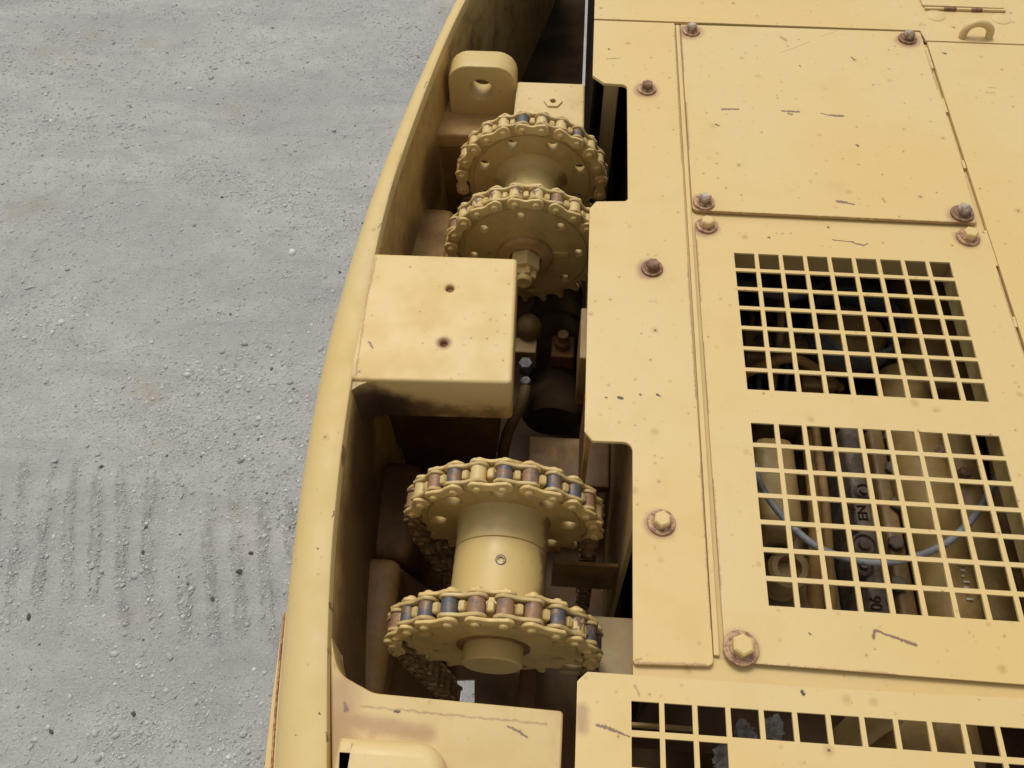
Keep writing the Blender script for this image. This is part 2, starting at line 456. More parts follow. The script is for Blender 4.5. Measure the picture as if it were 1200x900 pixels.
link('inner_wall', strip_mesh(lin), M['liner'], frame, 40)
# outer skirt plate low on the left, its top edge bare and rusty
sel = (ys > 0.02) & (ys < 0.268)
ysk = ys[sel]
def colk(x, z): return np.stack([x, ysk, np.full_like(ysk, z)], 1)
xs_ = xou[sel]
wv = np.interp(ysk, [0.02, 0.268], [0.0185, 0.0078])
link('skirt_plate', strip_mesh([colk(xs_ - 0.001, 1.244), colk(xs_ - wv, 1.244), colk(xs_ - wv - 0.001, 1.242), colk(xs_ - wv + 0.002, 0.95), colk(xs_ + 0.002, 0.95), colk(xs_ - 0.001, 1.244)]), M['rim'], frame, 40)
link('skirt_seam', strip_mesh([colk(xs_ - 0.0060, 1.2442), colk(xs_ - 0.0068, 1.2458), colk(xs_ - 0.0080, 1.2456), colk(xs_ - 0.0088, 1.2442)]), M['washer'], frame)

# mounting block with its two tapped holes
hb = [(-0.1316, 0.6617), (-0.1294, 0.5789)]
bl = sheet([rounded([(-0.2335, 0.521), (-0.046, 0.5275), (-0.0525, 0.7155), (-0.2335, 0.713)], [0.0, 0.006, 0.004, 0.004]),
            circle(hb[0][0], hb[0][1], 0.0048, 16)[::-1], circle(hb[1][0], hb[1][1], 0.0042, 16)[::-1]], 0.08, 0.004, ZD + 0.0005, 'block', 3)
STAIN_SHADE, BRN = (0.05, 0.03, 0.018), (0.20, 0.105, 0.04)  # block front: rusty stain plus the shadow on its left, painted as blobs
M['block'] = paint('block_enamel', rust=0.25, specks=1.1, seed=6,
    blobs=[(x_, 0.500, 1.228, 0.036, BRN, 0.42) for x_ in (-0.06, -0.09, -0.12, -0.15)] + [(-0.12, 0.510, 1.23, 0.026, BRN, 0.7), (-0.07, 0.510, 1.232, 0.024, BRN, 0.6), (-0.19, 0.508, 1.235, 0.045, STAIN_SHADE, 0.95), (-0.16, 0.508, 1.225, 0.034, STAIN_SHADE, 0.9), (-0.225, 0.508, 1.25, 0.05, STAIN_SHADE, 0.95), (-0.15, 0.508, 1.24, 0.03, BRN, 0.6), (-0.10, 0.505, 1.22, 0.026, STAIN_SHADE, 0.6)],
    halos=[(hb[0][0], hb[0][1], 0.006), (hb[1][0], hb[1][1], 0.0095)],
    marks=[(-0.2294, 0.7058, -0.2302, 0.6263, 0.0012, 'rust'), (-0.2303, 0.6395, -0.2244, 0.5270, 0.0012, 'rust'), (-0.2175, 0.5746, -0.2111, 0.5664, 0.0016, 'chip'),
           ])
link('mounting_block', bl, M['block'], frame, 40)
for (hx, hy) in hb:
    link('threaded_plug', moved(lathe([(0.0055, -0.012), (0.0055, -0.006), (0.002, -0.006), (0, -0.008)], 14), (hx, hy, ZD)), M['rust_steel'], frame, 30)
# fillet between block and wall, its stain and shade painted by the blobs
link('block_web', box(-0.246, -0.075, 0.60, 0.70, 1.00, 1.2195, 0.003), M['grime_dark'], frame)
bm = bmesh.new()
for k in range(7):
    pass
prof = [(0.0, 0.0)] + [(0.03 - 0.03 * sin(a), 0.055 - 0.055 * cos(a)) for a in np.linspace(0, pi / 2, 7)]
bm.free()
# weld fillet block-to-wall (swept quarter round), front face
def fillet(x, y, z_top, z_bot, r, mat):
    bm = bmesh.new(); rows = []
    for z in (z_top, z_bot):
        row = [bm.verts.new((x, y, z))]
        for a in np.linspace(0, pi / 2, 6):
            row.append(bm.verts.new((x + r - r * sin(a), y - r + r * cos(a), z)))
        rows.append(row)
    n = len(rows[0])
    for i in range(n):
        bm.faces.new((rows[0][i], rows[0][(i + 1) % n], rows[1][(i + 1) % n], rows[1][i]))
    bm.faces.new(rows[0]); bm.faces.new(rows[1][::-1])
    bmesh.ops.recalc_face_normals(bm, faces=bm.faces)
    return link('weld_fillet', mesh_from_bm(bm, 'fillet'), mat, frame, 50)
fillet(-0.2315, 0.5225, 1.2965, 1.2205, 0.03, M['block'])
# near corner bracket
br = sheet([rounded([(-0.168, 0.08), (0.025, 0.08), (0.0255, 0.1795), (-0.150, 0.1835), (-0.186, 0.199), (-0.2045, 0.247), (-0.1995, 0.23), (-0.179, 0.13)], [0, 0, 0.004, 0.03, 0.03, 0, 0, 0], 6)], 0.055, 0.002, ZD - 0.009, 'bracket', 2)
M['bracket'] = paint('bracket_enamel', base=(0.56, 0.41, 0.17), rust=0.85, specks=1.0, seed=44,
    marks=[(-0.1814, 0.1792, -0.1759, 0.1371, 0.020, 'rust'), (-0.1738, 0.1589, -0.0955, 0.1512, 0.008, 'rust'), (-0.1807, 0.1883, -0.1725, 0.1517, 0.012, 'rust'), (-0.1603, 0.1709, 0.0102, 0.1670, 0.0010, 'rust'),
           (-0.0240, 0.1632, -0.0059, 0.1551, 0.0012, 'chip'), (-0.1272, 0.1687, -0.1240, 0.1681, 0.0015, 'dark'), (-0.1746, 0.1721, -0.1720, 0.1664, 0.002, 'chip')])
link('corner_bracket', br, M['bracket'], frame, 40)
pad = sheet([rounded([(-0.172, 0.05), (-0.073, 0.05), (-0.0735, 0.1415), (-0.172, 0.1415)], [0.004, 0.004, 0.026, 0.004], 8)], 0.06, 0.014, ZD + 0.0125, 'pad', 6)
link('stop_pad', pad, M['yellow'], frame, 40)
# rusty shelf with lug, far end
sh = sheet([rounded([(-0.232, 1.060), (0.02, 1.058), (0.02, 1.16), (-0.205, 1.16)], [0.0, 0.004, 0.004, 0])], 0.03, 0.006, 1.2, 'shelf', 3)
link('rusty_shelf', sh, M['shelf'], frame, 40)
link('shelf_web', box(-0.236, 0.02, 1.064, 1.074, 0.86, 1.169, 0.0), M['grime'], frame)
lug = sheet([rounded([(-0.187, 1.197), (-0.081, 1.197), (-0.081, 1.292), (-0.187, 1.292)], [0.003, 0.003, 0.032, 0.032], 8),
             circle(-0.1365, 1.2495, 0.0185, 28)[::-1]], 0.04, 0.0018, 0.0, 'lug', 2)
lug.transform(XZ); lug.transform(Matrix.Translation((0, LUGY + 0.02, LUGDZ)))
M['lug'] = paint('lug_enamel', base=(0.56, 0.425, 0.175), rust=0.3, specks=0.8, seed=50, blobs=[(-0.18, 1.085, 1.205, 0.024, (0.16, 0.065, 0.025), 0.85), (-0.19, 1.085, 1.235, 0.016, (0.16, 0.065, 0.025), 0.8), (-0.13, 1.09, 1.198, 0.012, (0.2, 0.09, 0.03), 0.5)])
link('lifting_lug', lug, M['lug'], frame, 40)
beam = sheet([rounded([(-0.0805, 1.02), (0.027, 1.02), (0.026, 1.128), (-0.0805, 1.128)], 0.004, 3), hexpts(0.0085)[::-1] if False else [(x - 0.022, y + 1.0805) for (x, y) in circle(0, 0, 0.0068, 16)][::-1]], 0.05, 0.003, 1.2515, 'beam', 2)
link('cross_beam', beam, M['rusty'], frame, 40)
hx = sheet([[(x - 0.022, y + 1.0805) for (x, y) in hexpts(0.0145)], [(x - 0.022, y + 1.0805) for (x, y) in circle(0, 0, 0.0045, 14)][::-1]], 0.006, 0.001, 1.2545, 'nut')
link('weld_nut', hx, M['rusty'], frame, 30)
# pit stiffeners and bulkheads
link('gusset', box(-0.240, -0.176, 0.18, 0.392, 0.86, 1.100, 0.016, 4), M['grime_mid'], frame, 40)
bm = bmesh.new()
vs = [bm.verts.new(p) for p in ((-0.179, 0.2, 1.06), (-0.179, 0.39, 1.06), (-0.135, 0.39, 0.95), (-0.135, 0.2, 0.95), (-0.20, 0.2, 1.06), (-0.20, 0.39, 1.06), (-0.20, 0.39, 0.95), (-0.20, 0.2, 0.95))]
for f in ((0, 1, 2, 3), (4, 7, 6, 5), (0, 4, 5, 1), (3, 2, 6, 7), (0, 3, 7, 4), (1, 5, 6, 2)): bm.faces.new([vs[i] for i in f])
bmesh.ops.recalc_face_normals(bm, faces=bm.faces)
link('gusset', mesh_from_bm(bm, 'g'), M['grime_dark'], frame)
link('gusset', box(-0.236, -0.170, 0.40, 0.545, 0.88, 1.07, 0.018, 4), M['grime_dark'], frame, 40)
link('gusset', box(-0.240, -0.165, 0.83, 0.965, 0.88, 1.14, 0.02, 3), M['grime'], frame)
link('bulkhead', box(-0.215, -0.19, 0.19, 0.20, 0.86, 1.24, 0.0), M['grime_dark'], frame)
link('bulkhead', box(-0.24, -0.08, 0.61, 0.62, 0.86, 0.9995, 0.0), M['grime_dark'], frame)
link('far_floor', box(-0.22, 0.0300, 1.08, 2.1, 0.92, 0.93), M['black'], frame)
# belly plate with the slot the ground shows through
bp = sheet([[(0.75, -0.22), (0.75, 1.45)] + [(x_outer(y_) + 0.009, y_) for y_ in np.linspace(1.45, -0.22, 24)],
            [(-0.1234, 0.2723), (-0.1275, 0.3085), (-0.0896, 0.3122), (-0.0861, 0.2748)]], 0.006, 0.0, 0.85, 'belly')
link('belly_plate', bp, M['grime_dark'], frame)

# ------------------------------------------------------------------ deck sub-frame (what the panels lie on) and pit side walls
deck = thing('deck_frame', 'yellow sub-frame strips under the deck panels, seen in the seams', 'deck frame', (0.3, 0.7, 1.2))
def strip(name, x0, x1, y0, y1, z1=ZD - 0.0062, t=0.02, mat='yellow'):
    return link(name, box(x0, x1, y0, y1, z1 - t, z1), M[mat], deck)
strip('seam_strip', 0.150, 0.190, 0.236, 1.225)
strip('seam_strip', 0.1902, 0.53, 0.788, 0.818, ZD - 0.0066)
strip('seam_strip', 0.530, 0.56, 0.236, 1.195, ZD - 0.0064)
strip('seam_strip', 0.0888, 0.75, 0.196, 0.2358)
strip('seam_strip', 0.045, 0.53, 1.2252, 1.245, ZD - 0.0068)
strip('seam_strip', 0.5602, 0.75, 1.185, 1.215, ZD - 0.0068)
link('seam_bead', box(0.1634, 0.1690, 0.237, 1.219, ZD - 0.0061, ZD - 0.0016, 0.0008), M['yellow'], deck)
# side walls of the pit below the left plate edge
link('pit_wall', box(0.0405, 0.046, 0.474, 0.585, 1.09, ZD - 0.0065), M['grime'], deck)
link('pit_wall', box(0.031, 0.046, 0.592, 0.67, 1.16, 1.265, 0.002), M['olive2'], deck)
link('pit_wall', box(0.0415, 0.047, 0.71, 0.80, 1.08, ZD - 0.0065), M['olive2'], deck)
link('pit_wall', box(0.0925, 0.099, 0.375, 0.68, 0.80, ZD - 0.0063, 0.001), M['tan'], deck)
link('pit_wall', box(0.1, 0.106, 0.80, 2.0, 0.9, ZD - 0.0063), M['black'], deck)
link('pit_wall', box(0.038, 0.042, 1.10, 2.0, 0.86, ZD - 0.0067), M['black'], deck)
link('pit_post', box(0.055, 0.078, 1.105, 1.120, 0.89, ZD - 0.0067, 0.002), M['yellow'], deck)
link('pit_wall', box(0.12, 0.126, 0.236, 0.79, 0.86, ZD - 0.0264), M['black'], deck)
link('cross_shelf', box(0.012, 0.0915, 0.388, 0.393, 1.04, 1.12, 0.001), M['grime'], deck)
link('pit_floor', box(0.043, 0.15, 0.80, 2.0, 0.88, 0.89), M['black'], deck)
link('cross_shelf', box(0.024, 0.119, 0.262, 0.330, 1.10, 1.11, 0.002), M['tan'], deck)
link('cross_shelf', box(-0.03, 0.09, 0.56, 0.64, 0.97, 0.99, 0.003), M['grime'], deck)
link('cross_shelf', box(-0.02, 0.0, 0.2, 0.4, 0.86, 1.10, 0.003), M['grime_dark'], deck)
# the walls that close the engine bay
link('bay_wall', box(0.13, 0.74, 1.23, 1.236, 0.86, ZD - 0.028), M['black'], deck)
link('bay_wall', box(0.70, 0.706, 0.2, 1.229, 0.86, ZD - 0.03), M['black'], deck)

# ------------------------------------------------------------------ bolts
def hex_mesh(r, h, dome=0.0015):
    bm = bmesh.new(); lo = []; hi = []; tp = []
    a0 = 0.3
    for k in range(6):
        a = a0 + k * pi / 3
        lo.append(bm.verts.new((r * cos(a), r * sin(a), 0)))
        hi.append(bm.verts.new((r * cos(a), r * sin(a), h - dome)))
        tp.append(bm.verts.new((r * 0.80 * cos(a), r * 0.80 * sin(a), h)))
    for k in range(6):
        j = (k + 1) % 6
        bm.faces.new((lo[k], lo[j], hi[j], hi[k])); bm.faces.new((hi[k], hi[j], tp[j], tp[k]))
    bm.faces.new(tp)
    bmesh.ops.recalc_face_normals(bm, faces=bm.faces)
    return mesh_from_bm(bm, 'hex')
def washer_mesh(r, h):
    return lathe([(r * 0.45, 0), (r * 0.98, 0), (r, h * 0.35), (r * 0.97, h * 0.9), (r * 0.9, h), (r * 0.68, h), (r * 0.66, h * 1.6), (r * 0.45, h * 1.9)], 28)
def bolt(x, y, parent, head, wash, s=1.0, rz=0.0):
    b = link('bolt', moved(hex_mesh(0.0090 * s, 0.0095 * s), (0, 0, 0)), head)
    b.parent = parent
    b.location = Vector((x, y, ZD + 0.0035)) - off(parent)
    b.rotation_euler = (0.03 * random.uniform(-1, 1), 0.03 * random.uniform(-1, 1), rz)
    wo = link('washer', washer_mesh(0.0148 * s, 0.0028), wash, None, 35)
    wo.parent = b; wo.location = (0, 0, -0.0034)
    return b

BOLT = dict(a1=(0.1863, 1.1995, 1.3000), a2=(0.5152, 1.1977, 1.3000), a3=(0.1859, 0.8265, 1.3000), a4=(0.5165, 0.8260, 1.3000), b1=(0.1869, 0.7851, 1.3000), b2=(0.5148, 0.7840, 1.3000), b3=(0.1884, 0.2443, 1.3000),
            s1=(0.1152, 1.0548, 1.3000), s2=(0.1155, 0.7084, 1.3000), s3=(0.1179, 0.3668, 1.3000))
def halo(*ks): return [(BOLT[k][0] + random.uniform(-.003, .003), BOLT[k][1] + random.uniform(-.004, .001), random.uniform(0.0155, 0.0205)) for k in ks]
def mk(kind, w, *px): pass

# ------------------------------------------------------------------ deck panels
side = thing('side_cover_plate', 'long narrow yellow cover plate with notches around the sprockets', 'cover plate', (0.1, 0.7, ZD))
M['p_side'] = paint('side_plate_enamel', rust=0.3, seed=60, halos=halo('s1', 's2', 's3'), marks=[
    (0.0560, 1.1240, 0.0766, 1.1272, 0.0007, 'dark'), (0.0745, 0.5159, 0.0783, 0.5150, 0.0022, 'dark'), (0.1174, 0.5231, 0.1192, 0.5221, 0.0016, 'dark'),
    (0.0983, 0.5219, 0.0993, 0.5208, 0.0013, 'dark'), (0.0603, 0.5150, 0.0612, 0.5139, 0.0013, 'dark'), (0.0584, 1.1493, 0.0597, 1.1473, 0.0016, 'dark'), (0.1608, 1.2, 0.160, 0.9, 0.0010, 'rust'), (0.160, 0.72, 0.1607, 0.52, 0.0011, 'rust'), (0.1612, 0.44, 0.1620, 0.26, 0.0008, 'rust'), (0.092, 0.2250, 0.155, 0.2275, 0.0010, 'rust'), (0.0895, 0.2265, 0.096, 0.229, 0.0010, 'rust')])
out = rounded([(0.0355, 1.2215), (0.0355, 1.0835), (0.0525, 1.0665), (0.0865, 1.0645), (0.0865, 0.8245), (0.0445, 0.8215), (0.0365, 0.808), (0.0375, 0.47), (0.0465, 0.4585), (0.0895, 0.4595), (0.088, 0.2235), (0.1625, 0.2265), (0.1605, 0.74), (0.1615, 1.2205)],
              [0.002, 0.003, 0.004, 0.008, 0.006, 0.003, 0.002, 0.003, 0.003, 0.010, 0.003, 0.006, 0, 0.002])
link('plate', sheet([out], TH, 0.0008, ZD), M['p_side'], side, 40)
bolt(BOLT['s1'][0], BOLT['s1'][1], side, M['rust_steel'], M['washer'], 0.92, 0.2)
bolt(BOLT['s2'][0], BOLT['s2'][1], side, M['rust_steel'], M['rust_steel'], 0.92, 0.7)
bolt(BOLT['s3'][0], BOLT['s3'][1], side, M['yellow'], M['washer'], 0.98, 0.1)

pa = thing('access_panel', 'plain square yellow panel with four bare steel bolts', 'panel', (0.35, 1.0, ZD))
M['p_a'] = paint('access_panel_enamel', rust=0.3, seed=62, halos=halo('a1', 'a2', 'a3', 'a4'), marks=[
    (0.2217, 1.0169, 0.2448, 1.0182, 0.0022, 'chip'), (0.3076, 1.0180, 0.3304, 1.0174, 0.0022, 'chip'), (0.3155, 1.0129, 0.3201, 1.0113, 0.0022, 'chip'),
    (0.3614, 1.0155, 0.3730, 1.0124, 0.0014, 'chip'), (0.3730, 1.0124, 0.3920, 1.0117, 0.0026, 'chip'),
    (0.3598, 0.8399, 0.3718, 0.8390, 0.0028, 'chip'), (0.3718, 0.8390, 0.3810, 0.8349, 0.0018, 'chip'), (0.3244, 1.1917, 0.3302, 1.1855, 0.003, 'rust'),
    (0.3178, 1.1529, 0.3662, 1.1832, 0.0006, 'line'), (0.3834, 1.1970, 0.4117, 1.2138, 0.0005, 'line'),
    (0.2111, 0.9831, 0.2146, 0.9815, 0.0018, 'dark'), (0.4241, 1.1483, 0.4270, 1.1423, 0.0014, 'dark'), (0.4019, 0.9514, 0.4028, 0.9497, 0.002, 'dark'), (0.3438, 1.1234, 0.3448, 1.1214, 0.0012, 'dark'),
    (0.4197, 0.8497, 0.4217, 0.8420, 0.0015, 'rust'), (0.1712, 1.20, 0.1712, 1.10, 0.0008, 'rust'), (0.1712, 1.03, 0.1712, 0.93, 0.0012, 'rust'), (0.19, 0.8128, 0.52, 0.811, 0.0009, 'rust'), (0.5375, 1.17, 0.5375, 1.08, 0.0012, 'rust'), (0.537, 0.9, 0.535, 0.83, 0.0008, 'rust')])
link('plate', sheet([rounded([(0.1705, 1.2175), (0.1705, 0.813), (0.5345, 0.811), (0.5385, 0.95), (0.5385, 1.2175)], [0.003, 0.007, 0.008, 0, 0.003])], TH, 0.0008, ZD), M['p_a'], pa, 40)
bolt(BOLT['a1'][0], BOLT['a1'][1], pa, M['steel'], M['washer'], 0.9, 0.3)
bolt(BOLT['a2'][0], BOLT['a2'][1], pa, M['steel'], M['rust_steel'], 0.95, 0.5)
bolt(BOLT['a3'][0], BOLT['a3'][1], pa, M['steel'], M['washer'], 0.95, 0.1)
bolt(BOLT['a4'][0], BOLT['a4'][1], pa, M['steel'], M['rust_steel'], 1.0, 0.4)

GP, GB = 0.03, 0.0049
def hole(x, y, ww=GP - GB, hh=GP - GB):     # top-left corner
    return [(x, y), (x + ww, y), (x + ww, y - hh), (x, y - hh)]
gx, gy = 0.21846, 0.74105
gy2 = gy - 0.2486
pb = thing('grille_panel', 'yellow panel with two square-hole grilles over the engine bay', 'grille panel', (0.35, 0.5, ZD))
M['p_b'] = paint('grille_panel_enamel', rust=0.3, seed=64, halos=halo('b1', 'b2', 'b3'), marks=[
    (0.3438, 0.7708, 0.3700, 0.7680, 0.0011, 'chip'), (0.3678, 0.7678, 0.3819, 0.7629, 0.0016, 'chip'), (0.3819, 0.7629, 0.3877, 0.7661, 0.0012, 'chip'),
    (0.3128, 0.2623, 0.3163, 0.2698, 0.0018, 'chip'), (0.3163, 0.2698, 0.3343, 0.2637, 0.0016, 'chip'), (0.3343, 0.2637, 0.3513, 0.2585, 0.0020, 'chip'),
    (0.3414, 0.7928, 0.3423, 0.7914, 0.0016, 'dark'), (0.2647, 0.7704, 0.2656, 0.7690, 0.0014, 'dark'), (0.2544, 0.2632, 0.2551, 0.2624, 0.0012, 'dark'), (0.1728, 0.76, 0.1729, 0.66, 0.0011, 'rust'), (0.1730, 0.60, 0.1732, 0.50, 0.0008, 'rust'), (0.1732, 0.42, 0.1733, 0.30, 0.0011, 'rust'), (0.20, 0.2313, 0.33, 0.2300, 0.0008, 'rust'), (0.5378, 0.72, 0.5378, 0.6, 0.0008, 'rust')])
outs = [rounded([(0.1725, 0.7935), (0.1735, 0.2315), (0.5385, 0.228), (0.5385, 0.7935)], [0.004, 0.009, 0.004, 0.004])]
for r in range(7):
    for c in range(9):
        outs.append(hole(gx + c * GP, gy - r * GP)); outs.append(hole(gx + c * GP, gy2 - r * GP))
link('plate', sheet(outs, 0.0026, 0.0, ZD + 0.0002), M['p_b'], pb)
M['flange'] = paint('flange_enamel', base=(0.40, 0.30, 0.12), rust=0.2, specks=0.4, seed=66, grime=0.15)
link('flange', box(gx - 0.01, 0.492, gy + 0.004, gy + 0.008, ZD - 0.034, ZD - 0.0041), M['flange'], pb)
link('flange', box(0.4885, 0.4925, 0.265, gy + 0.0038, ZD - 0.034, ZD - 0.0041), M['flange'], pb)
link('flange', box(gx - 0.010, gx - 0.006, 0.265, gy + 0.0038, ZD - 0.05, ZD - 0.0041), M['flange'], pb)
bolt(BOLT['b1'][0], BOLT['b1'][1], pb, M['rusty'], M['washer'], 0.95, 0.3)
bolt(BOLT['b2'][0], BOLT['b2'][1], pb, M['rusty'], M['washer'], 1.0, 0.5)
bolt(BOLT['b3'][0], BOLT['b3'][1], pb, M['yellow'], M['washer'], 1.15, 0.2)

lg = thing('lower_grille_plate', 'yellow plate with a single row of square holes at the near edge', 'grille panel', (0.35, 0.1, ZD))
M['p_l'] = paint('lower_plate_enamel', rust=0.3, seed=68, marks=[
    (0.0559, 0.1672, 0.0726, 0.1640, 0.0016, 'chip'), (0.0726, 0.1640, 0.0839, 0.1598, 0.0013, 'chip'), (0.0419, 0.1794, 0.0422, 0.1649, 0.0065, 'rust'),
    (0.0896, 0.2043, 0.0933, 0.1955, 0.0012, 'rust'), (0.1927, 0.2197, 0.1967, 0.2215, 0.0028, 'chip'), (0.2417, 0.2093, 0.2421, 0.2063, 0.0016, 'dark')])
lx, ly = 0.0862, 0.1905
outs = [rounded([(0.037, -0.1), (0.72, -0.1), (0.72, 0.2235), (0.441, 0.2165), (0.262, 0.2135), (0.088, 0.2135), (0.046, 0.2135), (0.037, 0.2045)], [0, 0, 0, 0, 0, 0, 0.002, 0.002])]
for r in range(4):
    for c in range(20):
        if r >= 1 and 3 <= c <= 9: continue
        outs.append(hole(lx + c * 0.0296, ly + 0.0006 * c * 0 - r * 0.0305))
link('plate', sheet(outs, 0.0026, 0.0, ZD - 0.0002), M['p_l'], lg)

tp = thing('top_deck_plate', 'yellow deck plate across the far edge with a small hatch', 'deck plate', (0.4, 1.4, ZD))
M['p_t'] = paint('top_plate_enamel', rust=0.25, seed=70)
link('plate', sheet([rounded([(0.0355, 1.2255), (0.5395, 1.2215), (0.5435, 1.1965), (0.90, 1.1925), (0.95, 1.9), (0.0355, 1.9)], 0.0)], TH, 0.0006, ZD), M['p_t'], tp, 40)
hatch = sheet([rounded([(0.554, 1.283), (0.680, 1.281), (0.682, 1.42), (0.552, 1.42)], 0.004)], 0.004, 0.0006, ZD + 0.0042, 'hatch')
link('hatch_lid', hatch, M['p_t'], tp)
hb_ = link('hinge_bar', box(0.556, 0.681, 1.2752, 1.2795, ZD + 0.0003, ZD + 0.004, 0.001), M['p_t'], tp)
link('hinge_knuckle', box(0.585, 0.605, 1.2745, 1.2802, ZD + 0.0003, ZD + 0.005, 0.0012), M['rust_steel'], tp)
link('hinge_knuckle', box(0.628, 0.645, 1.2742, 1.2800, ZD + 0.0003, ZD + 0.005, 0.0012), M['rust_steel'], tp)
for (cx, cy) in ((0.571, 1.262), (0.671, 1.259)):
    link('weld_button', moved(lathe([(0.0145, -0.001), (0.0145, 0.0006), (0.013, 0.0012), (0, 0.0013)], 28), (cx, cy, ZD)), M['p_t'], tp, 30)
eye = [Vector((0.599, 1.205, ZD - 0.004))]
for k in range(9):
    a = pi - pi * k / 8
    eye.append(Vector((0.6195 + 0.0195 * cos(a), 1.209 + 0.004 * sin(a), ZD + 0.006 + 0.0150 * sin(a))))
eye.append(Vector((0.640, 1.207, ZD - 0.004)))
ye = link('lifting_eye', tube(eye, 0.0058, 12, 3), M['rusty'], tp, 40)

rp = thing('right_deck_plate', 'plain yellow deck plate along the right side of the panels', 'deck plate', (0.7, 0.7, ZD))
M['p_r'] = paint('right_plate_enamel', rust=0.25, seed=72, marks=[(0.6111, 1.0884, 0.6205, 1.0870, 0.001, 'rust'), (0.6059, 1.0765, 0.6177, 1.0752, 0.001, 'rust'), (0.5626, 1.1664, 0.5660, 1.1645, 0.0018, 'dark')])
link('plate', sheet([rounded([(0.5415, 0.2275), (0.95, 0.22), (0.95, 1.1895), (0.5445, 1.1935)], 0.002)], TH, 0.0007, ZD), M['p_r'], rp, 40)

for (ya, yb) in ((1.18, 1.13), (1.06, 1.03), (0.93, 0.915), (0.80, 0.74), (0.66, 0.645), (0.56, 0.53)):
    link('seam_filler', box(0.5387, 0.5424, yb, ya, ZD - 0.0055, ZD - 0.0010), M['yellow'], deck)
